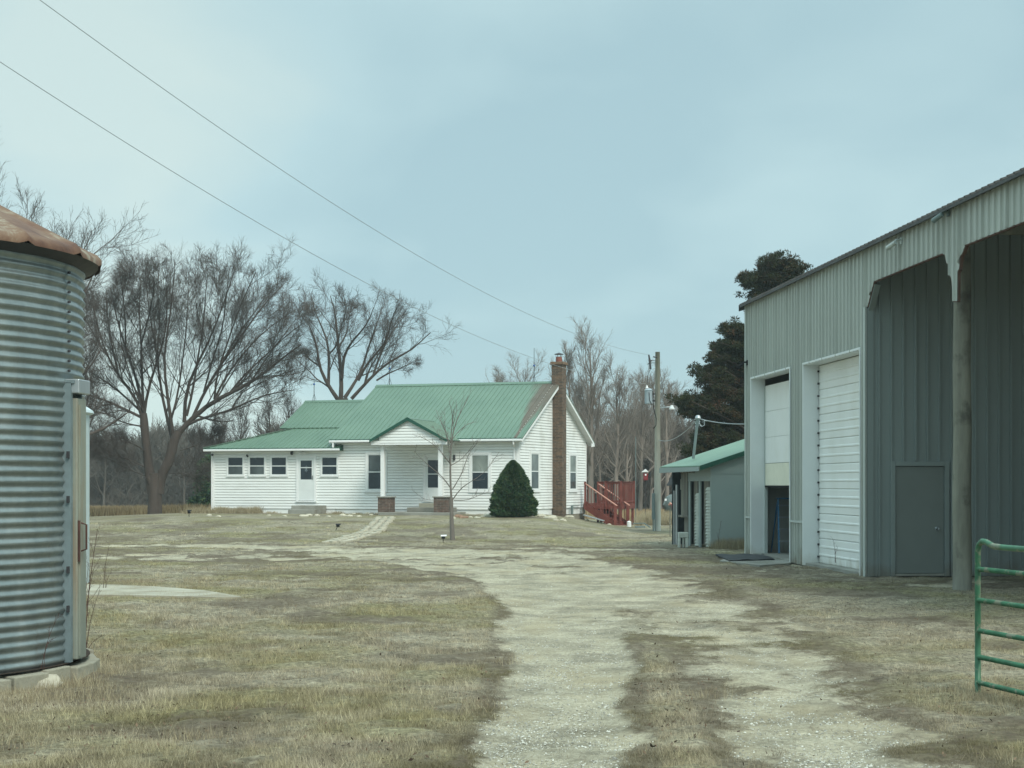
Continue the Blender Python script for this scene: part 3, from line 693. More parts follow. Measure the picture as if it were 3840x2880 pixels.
# chimney
CW = .24
ch = MB(); ch.box8([hp(.03,RU-CW,-.1),hp(.50,RU-CW,-.1),hp(.50,RU+CW,-.1),hp(.03,RU+CW,-.1),hp(.03,RU-CW,7.28),hp(.50,RU-CW,7.28),hp(.50,RU+CW,7.28),hp(.03,RU+CW,7.28)])
ch.box8([hp(-.02,RU-CW-.005,6.2),hp(.03,RU-CW-.005,6.2),hp(.03,RU+CW+.005,6.2),hp(-.02,RU+CW+.005,6.2),hp(-.02,RU-CW-.005,7.28),hp(.03,RU-CW-.005,7.28),hp(.03,RU+CW+.005,7.28),hp(-.02,RU+CW+.005,7.28)])
chim = ch.build('chimney', MAT['brick'], house)
m = MB(); m.box8([hp(-.09,RU-CW-.08,7.282),hp(.57,RU-CW-.08,7.282),hp(.57,RU+CW+.08,7.282),hp(-.09,RU+CW+.08,7.282),hp(-.06,RU-CW-.05,7.42),hp(.54,RU-CW-.05,7.42),hp(.54,RU+CW+.05,7.42),hp(-.06,RU+CW+.05,7.42)]); m.build('chimney_crown', MAT['crown'], chim, bevel=.012)
cc = hp(.24,RU,7.42); m = MB(); m.lathe(cc, [(.15,0),(.14,.24),(.11,.24),(.11,.02)], 14); m.build('flue', MAT['clay'], chim)
m = MB(); m.lathe(cc, [(.0,.44),(.22,.37),(.22,.35),(.0,.36)], 14)
for k in range(6): a = k*PI/3; m.bar(cc+np.array((.13*math.cos(a),.13*math.sin(a),.22)), cc+np.array((.15*math.cos(a),.15*math.sin(a),.37)), .012)
m.build('flue_cap', MAT['iron'], chim)

# porch
PN = 2.1                                    # porch projection
def fp(x, y, n): a, z = FR.solve(x, y, n); return a, z
ax_, az_ = fp(1528,1567,PN+.12); lx, lz = fp(1385,1650,PN+.12); rx, rz = fp(1676,1650,PN+.12)
lz = rz = (lz+rz)/2; pslope = (az_-lz)/(ax_-lx)
nback = -1.95
proofs = []
for s, ex in ((-1, lx), (1, rx)):
    # meet the main roof: along the ridge further back than along the eave
    nb_r = -((az_-ZE)/slope-OH)*.95; nb_e = OH-.02
    P = [FR.p(ex, PN+.12, lz), FR.p(ax_, PN+.12, az_), FR.p(ax_, nb_r, az_), FR.p(ex, nb_e, lz)]
    f = np.array(FR.p(ax_,0,az_))-np.array(FR.p(ex,0,lz))
    proofs.append(roof('porch_roof', P, f, MAT['roof'], house, th=.04))
m = MB()
for ex in (lx, rx):
    m.prism([FR.p(ex,PN+.121,lz+.02), FR.p(ax_,PN+.121,az_+.035), FR.p(ax_,PN+.121,az_-.13), FR.p(ex,PN+.121,lz-.10)], (*(nF*.025),0))
m.build('porch_fascia', MAT['rooftrim'], house)
m = MB()
for sg_, q_ in ((-1, (az_-lz)/(ax_-lx)), (1, (az_-lz)/(rx-ax_))): m.prism([FR.p(ax_,PN+.12,az_+.035), FR.p(ax_,-.9,az_+.035), FR.p(ax_+sg_*.12,-.9,az_+.030-.12*q_), FR.p(ax_+sg_*.12,PN+.12,az_+.030-.12*q_)], (0,0,-.008))
m.build('ridge_cap', MAT['roof'], proofs[0])
tl, tz = fp(1423,1657,PN); tr, _ = fp(1648,1657,PN)
zb = (fp(1530,1662,PN)[1]); m = MB()
def tl_(z): return max(tl, ax_-(az_-.10-z)/pslope)
def tr_(z): return min(tr, ax_+(az_-.10-z)/((az_-lz)/(rx-ax_)))
FRP = Frame(FR.o+FR.n*PN, UV, nF); siding(m, FRP, tl_, tr_, zb, az_-.12)
m.build('porch_gable', MAT['siding'], house)
m = MB()
for ex0, ex1 in ((lx+.03, tl), (tr, rx-.03)): m.obox(FRP, ex0, ex1, .0, .02, lz-.20, lz-.02)
m.obox(FRP, tl, tr, -.06, .024, zb-.07, zb-.002)
m.obox(FRP, tl, tl+.07, -PN+.02, -.07, zb-.07, zb+.22); m.obox(FRP, tr-.07, tr, -PN+.02, -.07, zb-.07, zb+.22)
m.build('porch_beam', MAT['trim'], house)
m = MB(); m.obox(FRP, tl+.08, tr-.08, -PN+.03, -.08, zb-.03, zb-.01); m.build('porch_ceiling', MAT['soffit'], house)
zslab = g1(-5, 65.5); sx0, sz1 = fp(1417,1921,PN+.15); sx1, _ = fp(1686,1921,PN+.15)
m = MB(); m.obox(FR, sx0, sx1, .06, PN+.15, -.1, sz1); m.build('porch_slab', MAT['concrete'], house, bevel=.02)
for xa, xb, cen in ((1417,1463,1436),(1626,1673,1652)):
    a0, zt = fp(xa,1866,PN-.0); a1, _ = fp(xb,1866,PN-.0); w_ = a1-a0
    m = MB(); m.obox(FR, a0, a1, PN-w_, PN-.0, sz1+.001, zt); pier = m.build('brick_pier', MAT['pierbrick'], house)
    m = MB(); m.obox(FR, a0-.05, a1+.05, PN-w_-.05, PN+.05, zt+.001, zt+.05); m.build('pier_cap', MAT['concrete'], pier, bevel=.008)
    ac = fp(cen,1800,PN-w_/2)[0]; m = MB(); m.obox(FR, ac-.085, ac+.085, PN-w_/2-.085, PN-w_/2+.085, zt+.052, zb-.071); m.build('porch_post', MAT['trim'], house, bevel=.006)
a0, zt = fp(1527,1908,.9); a1, _ = fp(1690,1908,.9); m = MB(); m.obox(FR, a0, a1, .07, .95, sz1+.001, zt+.06); m.build('porch_step', MAT['concrete'], house, bevel=.015)
a0, zt = fp(1572,1893,.5); a1, _ = fp(1662,1893,.5); m = MB(); m.obox(FR, a0, a1, .07, .55, sz1+.002, zt+.07); m.build('porch_step', MAT['pale_concrete'], house, bevel=.015)
a0, zt = fp(1097,1895,.6); a1, _ = fp(1206,1895,.6); m = MB(); m.obox(FR, a0, a1, .05, .75, 0., zt); m.build('side_step', MAT['concrete'], house, bevel=.02)
a0, zt = fp(1083,1911,1.0); a1, _ = fp(1180,1911,1.0); m = MB(); m.obox(FR, a0, a1, .76, 1.1, 0., zt); m.build('side_step', MAT['concrete'], house, bevel=.02)
# lightning rods on the ridges (braced rod with a blue glass ball)
def rod(x, ytop, yball, v, zbase, par):
    fr = Frame(H0+VV*v, UV, nF); a, zt = fr.solve(x, ytop); _, zb_ = fr.solve(x, yball)
    m = MB(); m.tube([fr.p(a,0,zbase), fr.p(a,0,zt)], [.018,.012], 6)
    for k in range(3): an = k*2.1; m.tube([fr.p(a+.12*math.cos(an), .12*math.sin(an), zbase-.03), fr.p(a,0,zbase+.35)], .009, 5)
    o = m.build('lightning_rod', MAT['iron'], par)
    m = MB(); m.lathe(fr.p(a,0,zb_), [(0,.055),(.038,.04),(.055,0),(.038,-.04),(0,-.055)], 10); m.build('glass_ball', MAT['glassglobe'], o)
rod(1178, 1372, 1441, RU, mz+.03, midroof); rod(2003, 1305, 1371, RU, ZR+.03, mainroof); rod(1461, 1340, 1382, RU, ZR+.03, mainroof)

# meter pipes by the gable
m = MB(); a, z = GB.solve(2134,1900); m.tube([GB.p(a,.15,.3), GB.p(a,.15,z+.05)], .06, 8); m.tube([GB.p(a,.12,z-.02), GB.p(a+.3,.10,z+.06), GB.p(a+1.1,.10,z+.06)], .025, 6)
tag(m.build('gas_meter', MAT['conduit']), 'small grey gas meter and pipe against the white gable wall', 'gas meter')

# ------------------------------------------------------------------ red deck
deck = thing('wooden_deck', (4.8, 75.5, -.2), 'red stained wooden deck with railing and stairs behind the farmhouse', 'deck')
zD = .80
def dpt(u, v, z): return hp(u, v, z)
m = MB(); m.box8([hp(.03,7.8,zD-.04),hp(1.93,7.8,zD-.04),hp(1.93,9.7,zD-.04),hp(.03,9.7,zD-.04),hp(.03,7.8,zD),hp(1.93,7.8,zD),hp(1.93,9.7,zD),hp(.03,9.7,zD)]); m.build('floor_boards', MAT['deck'], deck)
m = MB()
for (ua, va), (ub, vb) in (((.03,7.8),(1.93,7.8)), ((1.93,7.8),(1.93,9.7)), ((1.93,9.7),(.03,9.7))): m.bar(hp(ua,va,zD-.16), hp(ub,vb,zD-.16), .05, .22)
m.build('rim_joist', MAT['deck'], deck)
for (u, v) in ((1.86,7.85),(1.86,9.6),(.1,9.6),(.9,7.85)):
    q = hp(u,v,0); m = MB(); m.bar((q[0],q[1],g1(q[0],q[1])-.1), (q[0],q[1],zD-.05), .12); m.build('deck_post', MAT['deck'], deck)
m = MB(); q = hp(1.86,7.85,0); m.bar((q[0],q[1],g1(q[0],q[1])+.35), hp(1.2,7.85,zD-.2), .07); m.build('brace', MAT['deck'], deck)
def railing(p0, p1, z0, z1, n, par, name='railing', capmat='deck'):
    m = MB(); p0 = np.array(p0, float); p1 = np.array(p1, float)
    m.bar(p0+(0,0,z1-.05), p1+(0,0,z1-.05), .05, .09); m.bar(p0+(0,0,z0+.08), p1+(0,0,z0+.08), .04, .08)
    for i in range(n+1):
        q = p0+(p1-p0)*i/n; m.bar(q+(0,0,z0), q+(0,0,z1-.06), .035)
    o = m.build(name, MAT['deck'], par)
    m = MB(); m.bar(p0+(0,0,z1+.012), p1+(0,0,z1+.012), .13, .03); m.build('handrail', MAT[capmat], o); return o
railing(hp(1.15,7.8,zD), hp(1.90,7.8,zD), 0, 1.03, 7, deck); railing(hp(1.90,7.8,zD), hp(1.90,9.7,zD), 0, 1.03, 14, deck); railing(hp(1.90,9.7,zD), hp(.03,9.7,zD), 0, 1.03, 15, deck)
for (u, v) in ((1.15,7.8),(1.90,7.8),(1.90,9.7)): m = MB(); m.bar(hp(u,v,zD-.2), hp(u,v,zD+1.08), .1); m.build('rail_post', MAT['deck'], deck)
S0 = np.array((3.55, 74.55)); dS = np.array((.86, -.51)); wS = np.array((.51, .86)); SW = 1.35; run = 1.62
gzb = g1(*(S0+dS*run)); nst = 6; rise = (zD-gzb)/nst
m = MB()
for i in range(nst):
    a = S0+dS*(run*i/nst); b = S0+dS*(run*(i+1)/nst+.03); zt = zD-rise*(i+1)+.0
    m.box8([(*a,zt-.04),(*b,zt-.04),(*(b+wS*SW),zt-.04),(*(a+wS*SW),zt-.04),(*a,zt),(*b,zt),(*(b+wS*SW),zt),(*(a+wS*SW),zt)])
    c = S0+dS*(run*(i+1)/nst); m.box8([(*c,zt-rise+.0),(*(c+dS*.02),zt-rise),(*(c+dS*.02+wS*SW),zt-rise),(*(c+wS*SW),zt-rise),(*c,zt-.041),(*(c+dS*.02),zt-.041),(*(c+dS*.02+wS*SW),zt-.041),(*(c+wS*SW),zt-.041)])
st = m.build('stairs', MAT['deck'], deck)
for k in (0, 1):
    o_ = S0+wS*SW*k
    m = MB(); m.prism([(*o_,zD),(*(o_+dS*run),gzb+.12),(*(o_+dS*run),gzb-.1),(*(o_+dS*(run-.25)),gzb-.08),(*o_,zD-.30)], (*(wS*.04*(1 if k else -1)),0)); m.build('stringer', MAT['deck'], st)
    m = MB(); e_ = o_+dS*run
    for i in range(1, 10):
        q = o_+dS*run*i/10; zz = zD+(gzb-zD)*i/10; m.bar((*q,zz+.02),(*q,zz+.92),.035)
    m.bar((*o_,zD+.1),(*e_,gzb+.1),.04,.07)
    rl = m.build('stair_railing', MAT['deck'], st)
    m = MB(); m.bar((*(o_-dS*.05),zD+.99),(*(e_+dS*.1),gzb+.93),.10,.035); m.build('handrail', MAT['rail'], rl)
    m = MB(); m.bar((*e_,gzb-.1),(*e_,gzb+.93),.15); m.build('newel_post', MAT['deck'], rl)
    m = MB(); m.bar((*o_,zD-.3),(*o_,zD+1.05),.1); m.build('newel_post', MAT['deck'], rl)

# ------------------------------------------------------------------ machine shop
SA = np.array((-.0939,.9956)); SN = np.array((-.9956,-.0939))       # along the long wall (away), outward (left)
YC = 29.0; SC = np.array((5.82+.0943*(38.2-YC), YC))
SH = Frame(SC, SA, SN)                     # a = distance away from the near corner of the closed part
SE = 9.24                                  # far corner
shop = thing('machine_shop', (SC[0]+3, 33, 0), 'grey ribbed steel machine shop with two tall white overhead doors and open bays', 'building')
def sa(x): return SH.solve(x, 1800)[0]
def ribbed(mb, fr, a0, a1, zb, zt, pitch=.229, rh=.032, major=.030, minor=True, sgn=1, off=0.):
    """ribbed steel sheet; zb, zt numbers or functions of a"""
    fb = zb if callable(zb) else (lambda a: zb); ft = zt if callable(zt) else (lambda a: zt)
    prof = []                              # (offset in pitch, height)
    w = major/pitch
    k0 = math.floor(a0/pitch)-1; A = []
    k = k0
    while k*pitch < a1+pitch:
        c = k*pitch
        rk = rh*(1.45 if k % 4 == 0 else 1.)
        for dx, h in ((-major,0),(-major*.62,rk),(major*.62,rk),(major,0)): A.append((c+dx, h))
        if minor:
            for mo in (.35, .65):
                for dx, h in ((-.014,0),(0,.006),(.014,0)): A.append((c+pitch*mo+dx, h))
        k += 1
    P = [(a0, 0.)]+[p for p in A if a0+.002 < p[0] < a1-.002]+[(a1, 0.)]
    b = len(mb.v)
    for a, h in P:
        mb.v.append(tuple(fr.p(a, off+h*sgn, fb(a)))); mb.v.append(tuple(fr.p(a, off+h*sgn, ft(a))))
    for i in range(len(P)-1): mb.f.append((b+2*i, b+2*i+2, b+2*i+3, b+2*i+1))
EV = 6.20; DZ = 4.30
dl0, dl1 = sa(2966), sa(2821); dr0, dr1 = sa(3229), sa(3018)       # door openings (near, far)
m = MB()
ribbed(m, SH, 0., dr0, .0, EV); ribbed(m, SH, dr1, dl0, 0., EV); ribbed(m, SH, dl1, SE, 0., EV)
ribbed(m, SH, dr0, dr1, DZ, EV); ribbed(m, SH, dl0, dl1, DZ, EV)
m.build('long_wall', MAT['shopwall'], shop)
# fascia over the open bays, with knee cuts and the pointed drop at the post
def wz(x, y): a, z = SH.solve(x, y); return a, z
pts = [wz(3253,1150), wz(3277,1055), wz(3540,947), wz(3546,968), wz(3549,985), wz(3555,990), wz(3558,1026), wz(3567,1042), wz(3570,1075), wz(3573,1129),
       wz(3590,1129), wz(3589,1020), wz(3596,1008), wz(3601,960), wz(3608,950), wz(3621,915)]
pts = [(a, z) for a, z in pts]; ztop2 = 5.51
pa_ = [p[0] for p in pts][::-1]; pz_ = [p[1] for p in pts][::-1]
a_end = -15.0
POST_A = [wz(3582,1100)[0]]
P2 = POST_A[0]-4.5
def fz(a):
    if a > pa_[-1]: return pz_[-1]
    if a < pa_[0]:
        # the same drop repeats at the next posts
        d = a-(P2); rel = POST_A[0]+d
        if pa_[0] < rel < pa_[7+5] : return float(np.interp(rel, pa_, pz_))
        return ztop2
    return float(np.interp(a, pa_, pz_))
m = MB()
brk = sorted(set([round(x, 4) for x in pa_]))
ribbed(m, SH, a_end, pa_[0], fz, EV); 
for b0, b1 in zip(brk[:-1], brk[1:]): ribbed(m, SH, b0, b1, fz, EV)
ribbed(m, SH, brk[-1], -.001, lambda a: pz_[-1], EV)
m.build('bay_fascia', MAT['shopwall'], shop)
m = MB()
for b0, b1 in zip(brk[:-1], brk[1:]): m.bar(SH.p(b0,-.03,fz(b0)+.0), SH.p(b1-.0,-.03,fz(b1)+.0), .05, .035)
m.bar(SH.p(a_end,-.03,ztop2), SH.p(pa_[0],-.03,ztop2), .05, .035)
m.build('fascia_edge', MAT['rustedge'], shop)
m = MB(); m.prism([SH.p(pa_[-1]+.02,-.02,pz_[-1]-.05), SH.p(pa_[-2]+.02,-.02,pz_[-2]-.04), SH.p(pa_[-2]+.02,-.13,pz_[-2]-.04), SH.p(pa_[-1]+.02,-.13,pz_[-1]-.05)], (*(SA*-.03),-.02)); m.build('knee_flashing', MAT['shopinner'], shop)
# corner trims and the low seam
for i0, i1, zt in ((-.02,.10,pz_[-1]),(SE-.10,SE+.03,EV)): m = MB(); m.obox(SH, i0, i1, .034, .042, 0., zt); m.build('corner_trim', MAT['shoptrim'], shop)
for i0, i1 in ((dr1+.06,dl0-.06),(dl1+.06,SE-.1)): m = MB(); m.obox(SH, i0, i1, .021, .05, .90, .945); m.build('seam_trim', MAT['shoptrim'], shop)
# inner wall facing the camera
RN = -SA; RA = -SN
IN = Frame(SC+SN*.0, RA, RN)               # a = to the right, n = towards the camera
da0 = IN.solve(3355,1748)[0]; da1, dzt = IN.solve(3540,1748)
def roofz(q): return EV-.12+.32*q if q < 6 else EV-.12+.32*6-.32*(q-6)
m = MB()
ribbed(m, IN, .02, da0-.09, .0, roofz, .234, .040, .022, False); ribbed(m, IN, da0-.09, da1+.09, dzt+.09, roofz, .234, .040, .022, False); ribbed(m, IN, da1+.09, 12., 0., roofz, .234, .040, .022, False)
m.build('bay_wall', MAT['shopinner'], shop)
m = MB(); m.obox(IN, .0, .12, .023, .035, 0., pz_[-1]-.03); m.build('corner_trim', MAT['shopinner'], shop)
m = MB(); m.obox(IN, da0-.09, da0, -.03, .05, 0, dzt+.09); m.obox(IN, da1, da1+.09, -.03, .05, 0, dzt+.09); m.obox(IN, da0, da1, -.03, .05, dzt, dzt+.09)
fr_ = m.build('door_frame', MAT['shopinner'], shop, bevel=.006)
m = MB(); m.obox(IN, da0+.01, da1-.01, -.03, .012, .06, dzt-.01); pd = m.build('personnel_door', MAT['shopdoor'], shop)
ka, kz = IN.solve(3512,1982); m = MB(); c = IN.p(ka,.012,kz); m.tube([c, IN.p(ka,.04,kz), IN.p(ka,.06,kz), IN.p(ka,.09,kz)], [.032,.018,.032,.022], 12); m.build('door_knob', MAT['alum'], pd, smooth=True)
m = MB(); m.obox(IN, da0, da1, -.03, .02, .01, .05); m.build('door_sill', MAT['concrete'], shop)
# outer right wall, far end wall, inside faces, slab
m = MB()
q12 = Frame(SC+RA*12, SA, RA); m.obox(q12, a_end, SE, 0, .05, 0, EV-.1)
m.obox(Frame(SC+SA*SE, RA, SA), 0, 12, -.05, .0, 0, EV-.1); m.poly([SC.tolist()+[0] if 0 else tuple((*(SC+SA*SE), EV-.1)), tuple((*(SC+SA*SE+RA*12), EV-.1)), tuple((*(SC+SA*SE+RA*6), EV+1.8))])
m.build('outer_wall', MAT['shopwall'], shop)
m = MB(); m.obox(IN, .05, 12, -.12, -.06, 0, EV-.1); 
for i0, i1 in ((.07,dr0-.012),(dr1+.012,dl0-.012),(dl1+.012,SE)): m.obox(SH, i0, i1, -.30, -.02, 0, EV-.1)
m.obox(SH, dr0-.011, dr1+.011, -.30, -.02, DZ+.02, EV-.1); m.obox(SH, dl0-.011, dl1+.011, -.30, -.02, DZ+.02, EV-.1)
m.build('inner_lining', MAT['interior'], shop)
m = MB(); m.obox(SH, .12, SE-.1, -11.8, -.02, -.1, .05); m.build('floor_slab', MAT['concrete'], shop)
# roof
m = MB()
for a, b in ((0, 6), (12, 6)):
    o1, o2 = SC+RA*(a+(-.14 if a == 0 else .14)), SC+RA*b
    z1_, z2_ = EV+.03-(.14*.32), EV+.03+.32*6
    P = [(*(o1+SA*a_end),z1_), (*(o1+SA*(SE+.14)),z1_), (*(o2+SA*(SE+.14)),z2_), (*(o2+SA*a_end),z2_)]
    m.prism(P, (0,0,-.05))
rf = m.build('roof', MAT['shoproof'], shop)
m = MB(); k = a_end
while k < SE+.1: m.bar((*(SC+SN*.16+SA*k), EV+.0), (*(SC+SN*-.9+SA*k), EV+.36), .05, .03); k += .229
m.build('roof_ribs', MAT['shoproof'], rf)
m = MB(); m.prism([(*(SC+SN*.16+SA*(SE+.15)),EV+.0),(*(SC+SN*.16+SA*(SE+.15)),EV-.16),(*(SC-SN*2+SA*(SE+.15)),EV+.46),(*(SC-SN*2+SA*(SE+.15)),EV+.66)], (*(SA*-.02),0)); m.build('rake_trim', MAT['shoproof'], rf)
# girts and trusses under the open roof
m = MB()
for a in (-4.4, -8.9, -13.4):
    m.bar((*(SC+SA*a+RA*.2), EV-.35), (*(SC+SA*a+RA*11.8), EV-.35), .06, .2); m.bar((*(SC+SA*a+RA*.2), EV-.2), (*(SC+SA*a+RA*6), EV+1.7), .06, .15)
m.bar(SH.p(a_end,-.10,5.75), SH.p(-.1,-.10,5.75), .05, .3)
m.build('roof_timbers', MAT['postwood'], shop)
# overhead doors, each in its white lined opening
def odoor(a0, a1, zb, ztop, nsec, ribs, label):
    m = MB(); 
    m.obox(SH, a1, a1+.005, -.32, .024, 0., DZ); m.obox(SH, a0-.005, a0, -.32, .024, 0, DZ); m.obox(SH, a0, a1, -.32, .024, DZ-.0, DZ+.006)
    m.obox(SH, a0-.05, a0-.006, .022, .042, 0., DZ+.05); m.obox(SH, a1+.006, a1+.05, .022, .042, 0., DZ+.05); m.obox(SH, a0-.005, a1+.005, .022, .042, DZ+.007, DZ+.05)
    jm = m.build('door_lining', MAT['doorwhite'], shop)
    m = MB(); h = (ztop-zb)/nsec; n0 = -.31
    for i in range(nsec):
        z0 = zb+i*h; z1 = z0+h-.006
        if ribs:
            z = z0; hh = (z1-z0); pr_ = [(0,0),(.06,.014),(.40,.014),(.44,0),(.50,0),(.54,.014),(.94,.014),(1,0)]
            pr_ = [(0,-.012),(.03,.0),(.28,.0),(.31,.012),(.36,.012),(.39,.0),(.62,0),(.65,.012),(.70,.012),(.73,0),(.97,0),(1,-.012)]
            for (ta, na), (tb, nb) in zip(pr_[:-1], pr_[1:]):
                m.add([SH.p(a0+.03,n0+na,z0+ta*hh), SH.p(a1-.03,n0+na,z0+ta*hh), SH.p(a1-.03,n0+nb,z0+tb*hh), SH.p(a0+.03,n0+nb,z0+tb*hh)], [(0,1,2,3)])
            m.obox(SH, a0+.03, a1-.03, n0-.05, n0-.013, z0, z1)
        else: m.obox(SH, a0+.05, a1-.06, n0-.05, n0, z0, z1)
    o = m.build('overhead_door', MAT['overhead'], shop, bevel=0); o['label'] = label
    return o, jm
od, jm = odoor(dr0, dr1, .05, DZ-.004, 8, True, 'closed white overhead door')
m = MB()
for i in range(16):
    z = .05+(DZ-.05)*(i+.5)/16; m.obox(SH, dr1-.06, dr1-.02, -.305, -.27, z-.02, z+.02)
m.build('hinge', MAT['iron'], od)
ol, jl = odoor(dl0, dl1, 2.25, 4.14, 3, False, 'half raised overhead door')
m = MB(); m.obox(SH, dl0+.05, dl1-.06, -.36, -.31, 1.71, 2.24); m.build('bottom_section', MAT['overhead_y'], ol)
m = MB(); m.obox(SH, dl0+.04, dl1-.05, -.365, -.30, 1.66, 1.705); m.build('door_seal', MAT['black'], ol)
m = MB(); m.obox(SH, dl1-.055, dl1-.005, -.37, -.30, .05, 4.1); m.build('door_track', MAT['shoptrim'], ol)
# cameras on the wall
def seccam(x, y, mat, s=1.):
    a, z = wz(x, y); m = MB(); m.obox(SH, a-.05*s, a+.05*s, .02, .04, z-.06*s, z+.08*s)
    m.tube([SH.p(a,.03,z+.03), SH.p(a,.14*s,z+.02), SH.p(a+.02,.18*s,z-.02)], .022*s, 8)
    m.tube([SH.p(a-.02,.16*s,z-.02), SH.p(a+.16*s,.24*s,z-.10*s), SH.p(a+.19*s,.25*s,z-.115*s)], [.045*s,.05*s,.056*s], 12); m.build('security_camera', MAT[mat], shop, smooth=False)
seccam(3385, 905, 'shoptrim', .85); seccam(3562, 800, 'conduit', .85); seccam(2806, 1362, 'black', .9)

def log_post(c, r, z1, label, grp='round wooden posts of the open bays'):
    m = MB(); zz = np.linspace(-.1, z1, 12); m.tube([(c[0]+.008*math.sin(z*3), c[1], z) for z in zz], [r*(1.06-.02*z) for z in zz], 20)
    o = m.build('bay_post', MAT['postwood'], shop, smooth=True); return o
log_post((7.385, 25.25), .145, 5.9, ''); log_post((7.385+.43, 25.25-4.5), .145, 5.9, '')

# things in and by the shop
lad = thing('stepladder', (6.55, 37.35, .05), 'blue stepladder standing inside the half open shop doorway', 'ladder')
L0 = np.array((6.50, 37.45)); LX = np.array((.995, .09)); LY = np.array((-.09,.995)); Lh = 1.33
for k, nm in ((0, 'rail'), (1, 'rail')):
    m = MB(); a = L0+LX*(.46*k); b = a+LY*.28+LX*(.05*(1-2*k)); m.bar((*a,.06), (*b,Lh+.05), .035, .08); m.build('rail', MAT['blue'], lad)
    m = MB(); a2 = L0+LX*(.46*k)+LY*.75; m.bar((*a2,.06), (*(b+LY*.05),Lh), .03); m.build('rear_leg', MAT['blue'], lad)
for i in range(4):
    t = (i+1)/4.6; a = L0+LY*.28*t+LX*.05*t; b = L0+LX*(.46-.05*t)+LY*.28*t; m = MB(); m.bar((*a,.06+Lh*t), (*b,.06+Lh*t), .10, .035); m.build('tread', MAT['alum'], lad)
m = MB(); a = L0+LY*.30+LX*.03; m.bar((*a,Lh+.06), (*(a+LX*.40),Lh+.06), .2, .03); m.build('top_cap', MAT['blue'], lad)
m = MB(); m.box(6.95,7.6,37.3,37.9,.06,1.1); m.box(6.98,7.57,37.28,37.299,.12,.55); m.box(6.98,7.57,37.28,37.299,.62,1.04)
tag(m.build('wooden_crate', MAT['intwood'], bevel=.01), 'brown wooden crate in the dark shop behind the stepladder', 'crate')
mp = [np.array((*gp(2683,2083,.03),0)), np.array((*gp(2860,2080,.03),0)), np.array((*gp(2905,2099,.03),0)), np.array((*gp(2735,2106,.03),0))]
m = MB(); N = 10; vs = []
for i in range(N+1):
    for j in range(N+1):
        q = (mp[0]*(1-i/N)+mp[1]*i/N)*(1-j/N)+(mp[3]*(1-i/N)+mp[2]*i/N)*j/N; vs.append((q[0], q[1], g1(q[0],q[1])+.05+.012*math.sin(i*1.3)*math.cos(j*.9)))
b = len(vs); fs = [(i*(N+1)+j, (i+1)*(N+1)+j, (i+1)*(N+1)+j+1, i*(N+1)+j+1) for i in range(N) for j in range(N)]
vs += [(v[0],v[1],v[2]-.035) for v in vs]; fs += [tuple(b+i for i in f[::-1]) for f in fs]
for i in range(N):
    for j in (0, N): fs.append((i*(N+1)+j, (i+1)*(N+1)+j, b+(i+1)*(N+1)+j, b+i*(N+1)+j)); fs.append((j*(N+1)+i, j*(N+1)+i+1, b+j*(N+1)+i+1, b+j*(N+1)+i))
m.add(vs, fs); tag(m.build('rubber_mat', MAT['rubber']), 'black rubber mat lying on the ground before the half open shop door', 'mat')

# ------------------------------------------------------------------ shed beside the shop
EA = np.array((-.248,.969)); RI = np.array((.969,.248)); A0 = np.array((5.37,41.6))
shed = thing('shed', (6.2, 43, 0), 'old lean-to shed with pale green roof and weathered board front beside the shop', 'shed')
sg = Frame(A0, RI, -EA)          # near wall facing camera: a to the right
se_ = Frame(A0, EA, -RI)         # left open side: a away
gh = g1(5.4,42)
ws = .315
m = MB(); m.prism([sg.p(0,0,-.1), sg.p(4,0,-.1), sg.p(4,0,2.30+4*ws), sg.p(0,0,2.30)], (*(EA*.04),0)); m.build('near_wall', MAT['shedpanel'], shed)
m = MB(); zz = 2.02; m.obox(sg, 0, 4, .001, .012, zz, zz+.015); m.obox(sg, -.0, .05, .001, .015, -.05, 2.28); m.build('panel_seam', MAT['shedpanel'], shed)
for gx in (.95,1.9,2.85):
    m = MB(); m.obox(sg, gx, gx+.012, .001, .006, 0, zz); m.build('panel_seam', MAT['shedpanel'], shed)
Ls = 3.0
P = [(*(A0-RI*.36-EA*.14),2.21),(*(A0-RI*.36+EA*Ls),2.21),(*(A0+RI*4+EA*Ls),2.21+4.36*ws),(*(A0+RI*4-EA*.14),2.21+4.36*ws)]
m = MB(); m.prism(P, (0,0,.03)); rs_ = m.build('roof', MAT['shedroof'], shed)
m = MB(); m.prism([(*(A0-RI*.36-EA*.145),2.235),(*(A0-RI*.36-EA*.145),2.11),(*(A0+RI*4-EA*.145),2.11+4.36*ws),(*(A0+RI*4-EA*.145),2.235+4.36*ws)], (*(EA*-.02),0)); m.build('rake_trim', MAT['rooftrim'], rs_)
m = MB(); m.prism([(*(A0-RI*.37-EA*.12),2.205),(*(A0-RI*.37+EA*Ls),2.205),(*(A0-RI*.37+EA*Ls),2.06),(*(A0-RI*.37-EA*.12),2.09)], (*(RI*-.02),0)); m.build('eave_board', MAT['shedpanel'], rs_)
m = MB(); m.obox(se_, .0, 2.0, -.06, -.02, 1.82, 2.25); m.build('header', MAT['shedpanel'], shed)
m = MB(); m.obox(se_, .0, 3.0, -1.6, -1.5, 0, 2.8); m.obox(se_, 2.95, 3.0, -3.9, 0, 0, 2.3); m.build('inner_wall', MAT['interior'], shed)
def sx(x): return se_.solve(x, 1900)[0]
def boards(x0, x1, z0, z1, n, off, jag=.05, tilt=0):
    m = MB(); a0, a1 = sorted((sx(x0), sx(x1))); w_ = (a1-a0)/n
    for i in range(n):
        j = pr.uniform(-jag, jag); m.obox(se_, a0+i*w_+.004, a0+(i+1)*w_-.004, off, off+.02+pr.uniform(0,.008), z0+abs(j), z1-abs(j)*.3)
    m.build('board_panel', MAT['oldwood'], shed)
